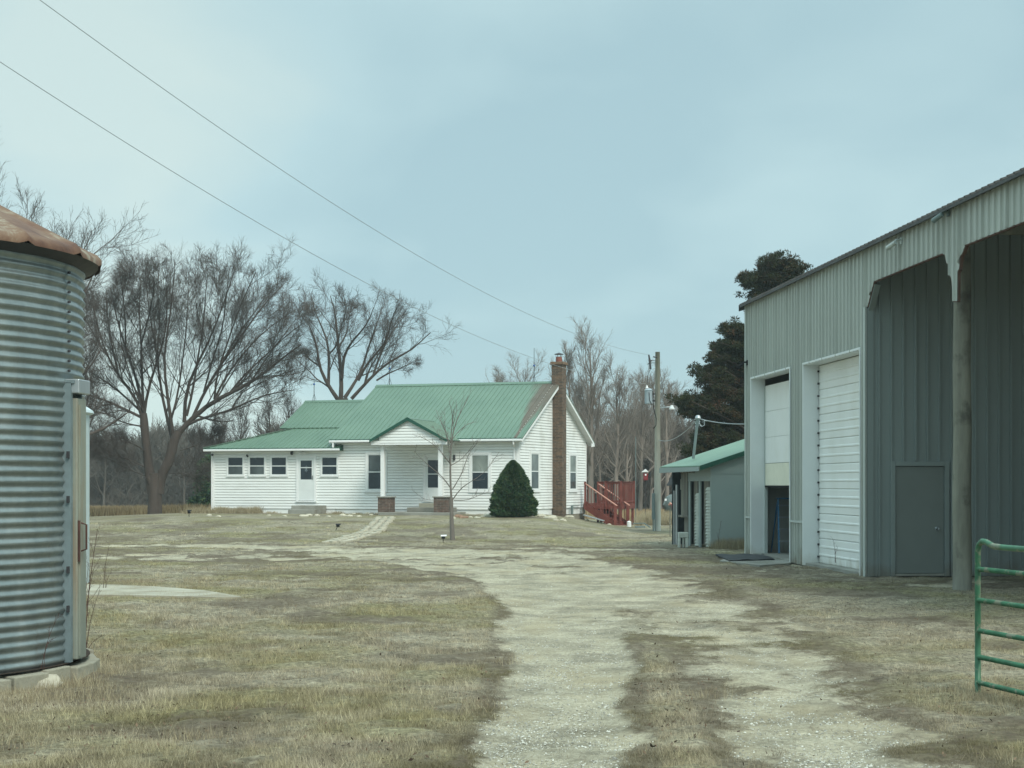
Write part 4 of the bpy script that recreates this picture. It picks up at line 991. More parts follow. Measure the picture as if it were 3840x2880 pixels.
boards(2553, 2578, .78, 2.15, 4, -.03); boards(2556, 2580, .02, .85, 3, -.10); boards(2590, 2606, .05, 1.83, 2, -.12, .03); boards(2627, 2648, .03, 1.83, 2, -.12, .03)
m = MB(); a0, a1 = sorted((sx(2546), sx(2580))); m.obox(se_, a0, a1, -.01, .02, .80, .86); m.obox(se_, sx(2600)-.1, sx(2553), .0, .02, 2.05, 2.13); m.build('cross_board', MAT['oldwood'], shed)
for x0, x1, mm, off in ((2582,2587,'shedpanel',.0),(2620,2626,'shedpanel',.0),(2537,2542,'alum',.03),(2529,2532,'alum',.03)):
    a0, a1 = sorted((sx(x0), sx(x1))); m = MB(); m.obox(se_, a0, a1, off-.04, off, -.05, 1.83 if x0 > 2550 else (1.72 if x0 > 2534 else 1.55)); m.build('side_post', MAT[mm], shed)
for x0, x1, z1_ in ((2609,2621,1.45),(2650,2665,1.62)):      # curled ends of lapped siding
    a0, a1 = sorted((sx(x0), sx(x1))); m = MB(); z = .05
    while z < z1_:
        h = .085; jx = pr.uniform(0,.06); m.add([se_.p(a0,-.05,z),se_.p(a1+jx,-.05,z+.01),se_.p(a1+jx*.6,-.02,z+h-.01),se_.p(a0,-.05,z+h),se_.p(a0,-.0,z-.004),se_.p(a1+jx,.03,z-.01)], [(0,1,2,3),(4,5,2,3),(0,4,5,1)])
        z += h
    m.build('lapped_siding', MAT['palestrip'], shed)
m = MB(); w1 = np.array(px(2561,1760,44.6)); w2 = np.array(px(2524,1818,45.2)); w3 = w2+np.array((-.1,.9,0)); w4 = w1+np.array((-.1,.9,0))
m.prism([w1,w2,w3,w4], (0,0,-.03)); m.build('lean_to_roof', MAT['iron'], shed)
m = MB(); m.prism([px(2554,1795,44.5),px(2554,1836,44.5),px(2538,1838,44.6),px(2538,1818,44.6)], (0,.03,0)); m.build('lean_to_gable', MAT['palestrip'], shed)
# service mast
ms = thing('service_mast', px(2602,1712,43.2), 'grey metal service mast with weatherhead rising above the green shed roof', 'mast')
m = MB(); m.tube([px(2600,1720,43.4), px(2616,1572,43.4)], .042, 10); m.build('pipe', MAT['conduit'], ms)
m = MB(); c = px(2617,1568,43.4); m.lathe(c, [(0,.09),(.06,.07),(.085,0),(.06,-.04),(0,-.05)], 12); m.build('weatherhead', MAT['alum'], ms)
m = MB(); m.tube([c+(.02,-.05,0), c+(.04,-.05,-.15), c+(.1,-.05,-.24), c+(.18,-.05,-.2), c+(.17,-.05,-.08), c+(.3,-.05,-.08)], .012, 6); m.build('drip_loop', MAT['alum'], ms)
# white block box with arch at the shed foot
m = MB(); c0 = gp(2563,2054); X0, Y0 = c0; zt = .42; w_ = .27
m.box(X0-w_/2,X0-w_/2+.06,Y0,Y0+.25,0,.27); m.box(X0+w_/2-.08,X0+w_/2,Y0,Y0+.25,0,.27); m.box(X0-.02,X0+.015,Y0+.02,Y0+.22,0,.27); m.box(X0-w_/2-.0,X0+w_/2,Y0,Y0+.25,.271,zt)
tag(m.build('concrete_block', MAT['palestrip'], bevel=.015), 'pale arched concrete block standing at the foot of the shed boards', 'block')

# ------------------------------------------------------------------ grain bin
BC = np.array((-5.93, 14.08)); BR = 1.94
gbin = thing('grain_bin', (BC[0], BC[1], 0), 'round corrugated galvanised grain bin with rusty conical roof at the left', 'grain bin')
prof = []; z = .13; zt = 3.86; pitch = .0885; amp = .0115; n_ = int((zt-z)/(pitch/8))
for i in range(n_+1): zz = z+(zt-z)*i/n_; prof.append((BR+amp*math.cos(2*PI*zz/pitch), zz))
m = MB(); m.lathe((BC[0],BC[1],0), prof, 120)
# dents
V = np.array(m.v); ang = np.arctan2(V[:,1]-BC[1], V[:,0]-BC[0]); rr = np.hypot(V[:,0]-BC[0], V[:,1]-BC[1])
def dent(a0, z0, wa, wz_, d):
    return d*np.exp(-((ang-a0)/wa)**2-((V[:,2]-z0)/wz_)**2)
dr_ = dent(-1.02,1.05,.05,.22,.035)+dent(-1.25,1.75,.10,.10,.03)+dent(-.85,.55,.08,.12,.02)+dent(-1.4,.6,.2,.3,.02)+.004*np.sin(ang*9+V[:,2]*2)+.003*np.sin(ang*23+V[:,2]*5)
rn_ = rr-dr_; m.v = [tuple(p) for p in np.stack([BC[0]+rn_*np.cos(ang), BC[1]+rn_*np.sin(ang), V[:,2]], -1)]
m.build('bin_wall', MAT['galv'], gbin, smooth=True)
# roof: cone of panels with a raised rolled rib and a turned down eave
rb, rz0, tanr = BR+.14, 3.80, math.tan(math.radians(27)); npan = 18; sub = 16; rings = [(rb,0,1.),(rb+.015,.055,1.),(rb-.03,.13,1.),(rb-.20,.22,1.)]
m = MB(); b = len(m.v); NN = npan*sub
def rbump(t): return .030*math.exp(-((t-.5)/.07)**2)
ringlist = [(rb+.012,-.02),(rb+.01,.02),(rb-.03,.065),(rb-.12,.105)]+[(rb-.12-(rb-.12-.25)*k/5, .105+(rb-.12-.25)*k/5*tanr) for k in range(1,6)]
for ri, (r_, z_) in enumerate(ringlist):
    for k in range(NN):
        t = (k % sub)/sub; a_ = 2*PI*(k+.3)/NN; bz = rbump(t)*(1.0 if ri < 6 else .6); m.v.append((BC[0]+(r_+bz*.6)*math.cos(a_), BC[1]+(r_+bz*.6)*math.sin(a_), rz0+z_+bz))
for i in range(len(ringlist)-1):
    for k in range(NN): m.f.append((i*NN+k, i*NN+(k+1)%NN, (i+1)*NN+(k+1)%NN, (i+1)*NN+k))
m.f.append(tuple((len(ringlist)-1)*NN+k for k in range(NN)))
m.build('bin_roof', MAT['rust'], gbin, smooth=True)
m = MB(); m.lathe((BC[0],BC[1],rz0), [(BR-.02,-.09),(rb-.03,-.02),(rb-.005,-.005)], 60); m.build('roof_soffit', MAT['iron'], gbin)
# door box
def bp(a, r, z): return np.array((BC[0]+r*math.cos(a), BC[1]+r*math.sin(a), z))
def ang_at(x, R):     # front-side angle where the ray through photo column x meets radius R
    t = (x-CX)/F; d = np.array((t,1.)); d /= np.linalg.norm(d); oc = -BC; bq = np.dot(oc, d); c_ = np.dot(oc, oc)-R*R; q = bq*bq-c_
    s = -bq-math.sqrt(max(q, 0)); p = d*s; return math.atan2(p[1]-BC[1], p[0]-BC[0])
m = MB()      # bolts up the vertical seam and across a ring
sa_ = ang_at(252, BR)
for k in range(40):
    z = .2+k*pitch; 
    for a_ in (sa_, sa_-1.35): c = np.array((BC[0]+(BR+.018)*math.cos(a_), BC[1]+(BR+.018)*math.sin(a_), z)); m.lathe(c, [(0,.013),(.014,.008),(.016,-.008),(0,-.013)], 6)
for zr in (.98, 1.87, 2.75):
    for a_ in np.arange(-1.9, -.6, .165): c = np.array((BC[0]+(BR+.018)*math.cos(a_), BC[1]+(BR+.018)*math.sin(a_), zr)); m.lathe(c, [(0,.014),(.013,.009),(.015,-.008),(0,-.014)], 6)
m.build('seam_bolts', MAT['iron'], gbin)
for a_ in (sa_, sa_-1.35):
    m = MB(); pts_ = []
    for i in range(0, len(prof), 2): pts_.append(bp(a_-.012, prof[i][0]+.003, prof[i][1]))
    pq_ = [bp(a_-.022, prof[i][0]+.003, prof[i][1]) for i in range(0, len(prof), 2)]
    n0_ = len(pts_); m.add(pts_+pq_, [(i, i+1, n0_+i+1, n0_+i) for i in range(n0_-1)]); m.build('sheet_seam', MAT['binframe'], gbin)
a_l = ang_at(247, BR+.02); a_r = a_l+.2
for k in range(200):
    a_r = a_l+.1+k*.005; q_ = BC+np.array((math.cos(a_r), math.sin(a_r)))*(BR+.09)
    if CX+F*q_[0]/q_[1] > 318: break
e1 = bp(a_l, BR+.005, 0)[:2]; e2 = bp(a_r, BR+.005, 0)[:2]; dd = (e2-e1)/np.linalg.norm(e2-e1); nn = np.array((dd[1], -dd[0]))
if np.dot(nn, e1-BC) < 0: nn = -nn
DB = Frame(e1, dd, nn); Wd = np.linalg.norm(e2-e1)
m = MB(); zt_ = 2.66
m.obox(DB, 0, .05, -.05, .06, .15, zt_); m.obox(DB, Wd-.02, Wd-.002, -.05, .06, .15, zt_); m.obox(DB, 0, Wd, -.05, .09, zt_-.01, zt_+.02); m.build('door_frame', MAT['binframe'], gbin)
m = MB(); m.obox(DB, .055, Wd, .02, .10, .17, zt_-.14); bd = m.build('bin_door', MAT['bindoor'], gbin, bevel=.01)
m = MB(); m.obox(DB, .09, .105, .10, .115, .2, zt_-.2); m.build('door_rib', MAT['bindoor'], bd)
m = MB(); m.obox(DB, .02, Wd+.02, .0, .13, zt_-.10, zt_+.03); m.build('door_hood', MAT['alum'], gbin, bevel=.01)
m = MB(); m.tube([DB.p(.12,.10,1.40), DB.p(.12,.16,1.38), DB.p(.12,.16,1.16), DB.p(.12,.10,1.14)], .009, 6); m.tube([DB.p(.07,.11,1.42), DB.p(.07,.11,1.05)], .012, 6); m.build('door_handle', MAT['rustdark'], bd)
for z in (.62,.97,1.6,2.0): m = MB(); m.obox(DB, -.03, .015, .03, .05, z-.02, z+.04); m.build('latch', MAT['iron'], gbin)
# foundation blocks
m0 = None
for k in range(30):
    a0_ = 2*PI*k/30+.05; a1_ = a0_+2*PI/30-pr.uniform(.012,.04); r0, r1 = BR-.08, BR+.13
    P = [bp(a0_,r1,-.08),bp(a1_,r1,-.08),bp(a1_,r0,-.08),bp(a0_,r0,-.08)]; top = .115+pr.uniform(-.025,.02); r1 += pr.uniform(-.03,.03); P[0] = bp(a0_,r1,-.08); P[1] = bp(a1_,r1+pr.uniform(-.02,.02),-.08)
    if -2.6 < ((a0_+PI) % (2*PI))-PI < .6:
        m = MB(); m.box8([p for p in P]+[p+np.array((0,0,.08+top)) for p in P]); m.build('foundation_block', MAT['block'], gbin, bevel=.012)
m = MB(); m.lathe((BC[0],BC[1],0), [(BR-.1,.0),(BR-.09,.14),(BR+.06,.145)], 60); m.build('base_ring', MAT['leaves'], gbin)
# small white bin behind it
wc = np.array((-8.50, 26.5)); m = MB()
wb = thing('storage_bin', (wc[0], wc[1], 0), 'small white metal bin just showing behind the grain bin', 'storage bin')
m = MB(); m.lathe((wc[0],wc[1],0), [(1.18,-.05),(1.18,2.95)], 48); m.build('bin_wall', MAT['bluewhite'], wb, smooth=True)
m = MB(); m.lathe((wc[0],wc[1],2.95), [(1.16,-.02),(1.26,.02),(1.24,.07),(.2,.75),(0,.78)], 48); m.build('bin_roof', MAT['bluewhite'], wb)

# ------------------------------------------------------------------ gate
gt = thing('tube_gate', (3.9, 12.9, 0), 'green tubular steel farm gate standing open at the right edge', 'gate')
G0 = np.array((3.905, 12.9)); GD = np.array((.172,-.73)); GD /= np.linalg.norm(GD)
m = MB(); 
def gq(s, z): q = G0+GD*s; return np.array((q[0], q[1], z))
GT = 1.27
arc = [gq(0,-.02), gq(0,.5), gq(0,1.0), gq(.0,GT-.09), gq(.02,GT-.03), gq(.07,GT-.0), gq(.14,GT-.005), gq(.25,GT-.035), gq(.45,GT-.04), gq(3.6,GT-.03)]
m.tube(arc, .025, 12); m.build('frame', MAT['greenpaint'], gt, smooth=True)
for z in (1.035,.775,.52,.30,.085):
    m = MB(); m.tube([gq(0,z), gq(1.5,z), gq(3.6,z)], .0215, 10); m.build('rail', MAT['greenpaint'], gt, smooth=True)
m = MB(); m.tube([gq(3.6,.05), gq(3.6,GT-.03)], .025, 12); m.build('stile', MAT['greenpaint'], gt, smooth=True)
m = MB(); m.tube([gq(1.8,.085), gq(1.8,GT-.03)], .018, 10); m.build('brace', MAT['greenpaint'], gt, smooth=True)

# ------------------------------------------------------------------ utility pole, wires
PY = 66.; pb = px(2465,1990,PY); pt = px(2466,1320,PY)
pole = thing('utility_pole', (pb[0], PY, g1(pb[0],PY)), 'weathered grey wooden utility pole with transformer and farm light near the shed', 'utility pole')
m = MB(); m.tube([(pb[0],PY,-.6), ((pb[0]+pt[0])/2,PY,3.), (pt[0],PY,pt[2])], [.155,.125,.10], 14); m.build('pole_shaft', MAT['polewood'], pole, smooth=True)
m = MB(); a = px(2451,1338,PY); b = px(2432,1332,PY); m.tube([px(2463,1340,PY-.1), px(2450,1338,PY-.15)], .03, 6)
m.tube([px(2433,1330,PY-.2), px(2436,1350,PY-.2), px(2440,1385,PY-.2)], [.03,.045,.04], 8); m.tube([px(2429,1367,PY-.2), px(2443,1352,PY-.2)], .02, 6)
for yy in (1351, 1361): m.tube([px(2440,yy,PY-.2), px(2456,yy,PY-.1)], .014, 6)
m.build('fuse_cutout', MAT['iron'], pole)
m = MB(); c = px(2432,1515,PY-.15); m.lathe(c, [(0,0),(.15,0),(.165,.02),(.165,.56),(.19,.58),(.10,.66),(0,.68)], 16); tf = m.build('transformer', MAT['transformer'], pole, smooth=False)
m = MB(); c2 = px(2426,1463,PY-.15); m.lathe(c2, [(.05,0),(.07,.03),(.05,.06),(.07,.09),(.05,.12),(.03,.2),(0,.21)], 10); m.build('bushing', MAT['trim'], tf)
m = MB(); m.bar(px(2441,1478,PY-.1), px(2458,1478,PY), .06); m.bar(px(2441,1503,PY-.1), px(2458,1503,PY), .06); m.build('mounting_bracket', MAT['iron'], tf)
m = MB(); m.tube([px(2437,1388,PY-.2), px(2428,1410,PY-.2), px(2426,1445,PY-.15)], .008, 5)
m.tube([px(2448,1465,PY-.2), px(2451,1530,PY-.25), px(2461,1570,PY-.25), px(2460,1595,PY-.25), px(2451,1607,PY-.2)], .018, 6)
m.tube([px(2434,1472,PY-.33), px(2436,1500,PY-.34), px(2446,1520,PY-.3)], .014, 6); m.build('pole_cable', MAT['black'], pole)
m = MB(); m.tube([px(2474,1530,PY), px(2500,1527,PY-.1), px(2512,1526,PY-.1)], .025, 6); arm = m.build('lamp_arm', MAT['alum'], pole)
m = MB(); c = px(2519,1532,PY-.1); m.lathe(c, [(.05,.14),(.07,.09),(.12,.0),(.12,-.04),(.0,-.04)], 14); m.build('lamp_head', MAT['doorwhite'], arm)
m = MB(); c = px(2449,1992,PY-.15); top_ = px(2449,1850,PY-.15)[2]; m.box(c[0]-.055,c[0]+.055,PY-.25,PY-.13,c[2]+.5,top_); m.tube([(c[0],PY-.19,c[2]),(c[0],PY-.19,c[2]+.5)],.03,6); m.tube([(c[0]+.09,PY-.19,c[2]-.1),(c[0]+.06,PY-.19,top_)],.02,6); m.build('conduit_box', MAT['conduit'], pole, bevel=.01)
def wire(name, A, B, sag, label, t0=-.25, t1=1., r=.012, n=60):
    A = np.array(A); B = np.array(B); m = MB(); ts = np.linspace(t0, t1, n); m.tube([A+(B-A)*t-np.array((0,0,sag*4*t*(1-t))) for t in ts], r, 5)
    return tag(m.build(name, MAT['wire']), label, 'power line', 'overhead power lines')
wire('power_line', px(150,0,24.), px(2435,1331,66.), .98, 'higher thin power line running down from the upper left to the pole top', r=.0065)
wire('power_line', px(0,232,24.), px(2426,1440,65.85), 1.08, 'lower thin power line passing behind the chimney to the pole transformer', r=.0065)
wire('service_wire', px(2622,1570,43.4), px(2806,1590,38.6), .05, 'short pale service wire from the shed mast to the machine shop wall', t0=0, r=.014, n=12)
wire('service_wire', px(2470,1650,66.), px(2616,1572,43.5), .25, 'dark service wire sagging from the pole to the shed mast', t0=0, r=.014, n=20)

# small yard things
bh = px(2421,1790,78.); bird = thing('birdhouse', bh, 'red birdhouse with a white roof on a thin pole behind the deck', 'birdhouse')
m = MB(); m.box(bh[0]-.10,bh[0]+.12,78,78.2,bh[2]-.14,bh[2]+.20); m.build('box', MAT['redbird'], bird)
m = MB(); m.prism([(bh[0]-.2,77.95,bh[2]+.26),(bh[0]+.0,77.95,bh[2]+.42),(bh[0]+.15,77.95,bh[2]+.28)], (0,.3,0)); m.build('roof', MAT['trim'], bird)
m = MB(); m.tube([(bh[0],77.99,bh[2]+.13),(bh[0],77.96,bh[2]+.13)], .045, 10); m.build('entrance_ring', MAT['trim'], bird)
m = MB(); m.tube([(bh[0],78.1,-.5),(bh[0],78.1,bh[2]-.12)], .015, 6); m.build('pole', MAT['iron'], bird)
m = MB(); c = px(2384,1900,80.); m.tube([(c[0],80,-.6),(c[0],80,4.2)], .02, 6); tag(m.build('antenna_mast', MAT['conduit']), 'thin grey metal mast standing beside the red deck', 'mast')
tk = px(2530,1890,92.); tank = thing('propane_tank', (tk[0]+.3,92,g1(3,92)), 'grey green propane tank lying behind the utility pole', 'propane tank')
m = MB(); xs_ = np.linspace(-1.3,1.3,15); m.tube([(tk[0]+.6+x, 92, tk[2]-.05) for x in xs_], [.62*math.sqrt(max(.0,1-max(0,(abs(x)-.75)/.55)**2))+.01 for x in xs_], 24); m.build('tank_body', MAT['tank'], tank, smooth=True)
m = MB()
for x in (-.7,.7): m.box(tk[0]+.5+x,tk[0]+.7+x,91.7,92.3,-.9,tk[2]-.5)
m.build('support_leg', MAT['tank'], tank)
m = MB(); q = px(2496,1874,91.35); m.box(q[0]-.06,q[0]+.06,91.3,91.36,q[2]-.06,q[2]+.06); m.build('warning_label', MAT['trim'], tank)
hy = px(2513,1900,55.); hyd = thing('yard_hydrant', (hy[0],55,g1(hy[0],55)), 'rusty yard hydrant with a long red handle left of the shed', 'hydrant')
m = MB(); m.tube([(hy[0],55,-.3),(hy[0],55,hy[2]+.05)], .022, 8); m.build('pipe', MAT['postwood'], hyd)
m = MB(); m.tube([(hy[0]-.05,55,hy[2]+.05),(hy[0]+.0,55,hy[2]+.12),(hy[0]+.07,54.95,hy[2]+.06),(hy[0]+.08,54.95,hy[2]-.0)], [.03,.05,.04,.03], 8); m.build('spout', MAT['rail'], hyd)
m = MB(); m.tube([(hy[0]+.04,54.9,hy[2]+.10), px(2532,1996,54.9)], .014, 6); m.build('handle', MAT['redbird'], hyd)
# stake lights
def stake(x, y, hh, label, white=False, tilt=0.):
    z0 = 0.
    Y = 50.
    for _ in range(8): Y = (H-g1((x-CX)/F*Y, Y))*F/(y-HY)
    X = (x-CX)/F*Y; z0 = g1(X, Y); t = thing('stake_light', (X,Y,z0), label, 'garden light', 'garden stake lights')
    m = MB(); m.tube([(X,Y,z0-.05),(X+tilt*.3,Y,z0+hh*.75)], .012, 6); m.build('stake', MAT['black'], t)
    m = MB(); m.box(X-.05+tilt*.3,X+.06+tilt*.3,Y-.05,Y+.05,z0+hh*.55,z0+hh*.9); m.build('lamp_body', MAT['black'], t, bevel=.01)
    m = MB(); m.prism([(X-.07+tilt*.3,Y-.07,z0+hh*.9),(X+.10+tilt*.3,Y-.07,z0+hh*.93),(X+.10+tilt*.3,Y+.06,z0+hh*1.06),(X-.07+tilt*.3,Y+.06,z0+hh*1.03)], (0,0,.015)); m.build('solar_panel', MAT['trim' if white else 'black'], t)
stake(1662,2034,.20,'small black solar spotlight at the foot of the young tree',True); stake(1257,1987,.20,'small dark stake light in the lawn beside the stone path',tilt=.3)
stake(709,1938,.26,'small dark stake light in the field left of the farmhouse'); stake(1249,1925,.42,'dark globe stake light by the wall right of the side steps')
# debris by the deck
c = px(2398,1975,71.); m = MB(); zd = g1(c[0],71.); m.box(c[0]-.2,c[0]+.25,70.8,71.2,zd,zd+.06); m.bar((c[0]+.2,70.9,zd+.2),(c[0]+.5,70.8,zd),.05); m.bar((c[0]-.3,71.2,zd+.18),(c[0]+.25,71.2,zd+.2),.04)
tag(m.build('metal_scrap', MAT['conduit']), 'bent grey metal scrap lying between the deck and the pole', 'scrap')
c = px(2359,1970,72.); m = MB(); m.lathe((c[0],72,g1(c[0],72)), [(.1,0),(.1,.24),(.04,.28),(0,.28)], 12); tag(m.build('white_bucket', MAT['trim']), 'small white bucket at the foot of the deck stairs', 'bucket')
c = px(2205,1925,73.); m = MB(); m.bar((c[0]-.2,73.,g1(c[0],73)+.30),(c[0]+.75,72.8,g1(c[0],73)+.02),.5,.04); tag(m.build('scrap_panel', MAT['alum']), 'grey sheet metal panel leaning at the foundation below the deck stairs', 'panel')

# rocks along the foundation
def rock(x, y, s, mat='rock', lab='pale limestone rock lying in the bed along the farmhouse wall', gr='rocks along the farmhouse wall'):
    Y = 66.
    for _ in range(8): Y = (H-g1((x-CX)/F*Y, Y)-.03)*F/(y-HY)
    Y = min(Y, 73.); X = (x-CX)/F*Y; z = g1(X,Y)
    m = MB(); k = 9; vs = []
    for i, (rr_, zz_) in enumerate(((1,-.25),(1.05,.2),(.75,.5),(.25,.62))):
        for j in range(k): a = 2*PI*j/k; q = pr.uniform(.78,1.15); vs.append((X+s*rr_*q*math.cos(a), Y+s*rr_*.8*q*math.sin(a), z+s*zz_*pr.uniform(.7,1.1)))
    fs = [(i*k+j, i*k+(j+1)%k, (i+1)*k+(j+1)%k, (i+1)*k+j) for i in range(3) for j in range(k)]+[tuple(range(3*k,4*k))]
    m.add(vs, fs); tag(m.build('rock', MAT[mat]), lab, 'rock', gr)
for x, y, s in ((1008,1931,.09),(1067,1934,.10),(1140,1936,.20),(1158,1932,.16),(1190,1932,.13),(1232,1936,.10),(1286,1932,.15),(1312,1934,.14),(1327,1926,.10),(1347,1936,.12),(1378,1925,.12),(1391,1930,.1),
                (1830,1955,.22),(1868,1950,.14),(1905,1953,.1),(1920,1948,.12),(1985,1950,.15),(2030,1952,.20),(2050,1940,.14),(2068,1943,.25),(2085,1952,.13),(2112,1950,.14),(2135,1940,.22),(2200,1943,.13),(2250,1953,.12),(2285,1962,.10),(1700,1948,.14),(1790,1944,.12),(1810,1936,.10),(1765,1951,.09),(820,1935,.1),(785,1932,.13)):
    rock(x, y, s)
for x, y, s in ((1720,1937,.2),(1745,1940,.16),(1733,1948,.14)): rock(x, y, s, 'rock2', 'red brown rock in the small pile right of the porch slab', 'red brown rocks by the porch')
X, Y = gp(70,2575); m = MB(); k = 14; vs = []
for (rr_, zz_) in ((1,-.06),(1.0,.02),(.85,.08),(.5,.12),(.15,.13)):
    for j in range(k): a = 2*PI*j/k; q = pr.uniform(.9,1.08); vs.append((X-.05+.42*rr_*q*math.cos(a), Y+.1+.25*rr_*q*math.sin(a), zz_*pr.uniform(.9,1.1)))
m.add(vs, [(i*k+j, i*k+(j+1)%k, (i+1)*k+(j+1)%k, (i+1)*k+j) for i in range(4) for j in range(k)]+[tuple(range(4*k,5*k))]); tag(m.build('boulder', MAT['rock'], smooth=True), 'low rounded tan boulder half sunk in the grass before the grain bin', 'boulder')

# ------------------------------------------------------------------ trees
def resample(pts, rad, n):
    pts = np.array(pts, float); d = np.r_[0, np.cumsum(np.linalg.norm(np.diff(pts, axis=0), axis=1))]; t = np.linspace(0, d[-1], n)
    P = np.stack([np.interp(t, d, pts[:,i]) for i in range(3)], -1)
    # light smoothing
    P[1:-1] = .25*P[:-2]+.5*P[1:-1]+.25*P[2:]
    return P, np.interp(t, d, np.linspace(rad[0], rad[1], len(pts)) if len(rad) == 2 else rad)
def grow(P, R, k, tr, ratio, ang, up, wob, npts, g, rmin=.004, rfac=.6, tip=.3, lenmin=0.):
    B, n, _ = P.shape; idx = np.repeat(np.arange(B), k); N = len(idx)
    t = np.tile((np.arange(k)+.5)/k, B)+g.uniform(-.5,.5,N)/k; t = tr[0]+(tr[1]-tr[0])*np.clip(t,0,1); f = t*(n-1); i0 = np.minimum(f.astype(int), n-2); w = (f-i0)[:,None]
    p0 = P[idx,i0]*(1-w)+P[idx,i0+1]*w; tan = P[idx,i0+1]-P[idx,i0]; tan /= np.linalg.norm(tan,axis=1,keepdims=True)+1e-9
    r0 = R[idx,i0]*(1-w[:,0])+R[idx,i0+1]*w[:,0]
    L = np.linalg.norm(np.diff(P,axis=1),axis=2).sum(1)[idx]*ratio*(1-.5*t)*g.uniform(.6,1.25,N); L = np.maximum(L, lenmin)
    rv = g.normal(size=(N,3)); pe = rv-tan*(rv*tan).sum(1,keepdims=True); pe /= np.linalg.norm(pe,axis=1,keepdims=True)+1e-9
    a = np.radians(g.normal(ang, ang*.25, N))[:,None]; d = tan*np.cos(a)+pe*np.sin(a)
    out = np.zeros((N,npts,3)); out[:,0] = p0; st = (L/(npts-1))[:,None]
    for i in range(1, npts):
        d = d+np.array((0,0,up))+g.normal(size=(N,3))*wob; d /= np.linalg.norm(d,axis=1,keepdims=True); out[:,i] = out[:,i-1]+d*st
    rs = np.maximum(r0*rfac, rmin); rad = rs[:,None]*np.linspace(1,tip,npts)[None]; rad = np.maximum(rad, rmin*.7)
    return out, rad
def tubes(P, R, S):
    B, n, _ = P.shape; T = np.empty_like(P); T[:,1:-1] = P[:,2:]-P[:,:-2]; T[:,0] = P[:,1]-P[:,0]; T[:,-1] = P[:,-1]-P[:,-2]; T /= np.linalg.norm(T,axis=2,keepdims=True)+1e-9
    ref = np.where(np.abs(T[:,:1,2:3]) > .85, np.array((1.,0,0)), np.array((0,0,1.))); ref = np.broadcast_to(ref, P.shape)
    x = np.cross(T, ref); x /= np.linalg.norm(x,axis=2,keepdims=True)+1e-9; y = np.cross(T, x)
    a = 2*PI*np.arange(S)/S; V = P[:,:,None]+R[:,:,None,None]*(x[:,:,None]*np.cos(a)[:,None]+y[:,:,None]*np.sin(a)[:,None])
    base = (np.arange(B)*n*S)[:,None,None]+(np.arange(n-1)*S)[None,:,None]; k = np.arange(S)[None,None]; k2 = (k+1)%S
    Fq = np.stack([base+k, base+k2, base+k2+S, base+k+S], -1).reshape(-1,4); return V.reshape(-1,3), Fq
def join(parts):
    vs, fs, b = [], [], 0
    for v, f in parts: vs.append(v); fs.append(f+b); b += len(v)
    return np.concatenate(vs), np.concatenate(fs)
def limb_set(limbs, Y, g, dep=1.0, n=9, fat=.64):
    """limbs: (list of pixel points, r0, r1, depth offset at the tip)"""
    out = []
    for pts, r0, r1, dt in limbs:
        K = len(pts); out.append(resample([px(x, y, Y+dt*dep*(i/(K-1))**1.2) for i, (x, y) in enumerate(pts)], (r0*fat, r1*fat), n))
    return np.stack([o[0] for o in out]), np.stack([o[1] for o in out])
def bare_tree(name, label, cat, group, trunks, P, R, g, levels, barkm, twigm, base):
    t = thing(name, base, label, cat, group)
    tv = [tubes(*[a[None] for a in resample(p, r, 10)], 12) for p, r in trunks]; tv.append(tubes(P, R, 8))
    v, f = join(tv); np_obj('trunk', v, f, barkm, t, True)
    cr = []; cp, crr = P, R
    pool = [(P, R)]
    for i, lv in enumerate(levels):
        srcs = pool[-1:] if not lv.get('all') else pool
        Pn, Rn = [], []
        for sp, sr in srcs:
            a, b = grow(sp, sr, g=g, **{k: v for k, v in lv.items() if k not in ('all','S')}); Pn.append(a); Rn.append(b)
        Pn = np.concatenate(Pn); Rn = np.concatenate(Rn)
        cr.append(tubes(Pn, Rn, lv.get('S', 3))); pool.append((Pn, Rn))
    v, f = join(cr); np_obj('crown', v, f, twigm, t, False)
    return t
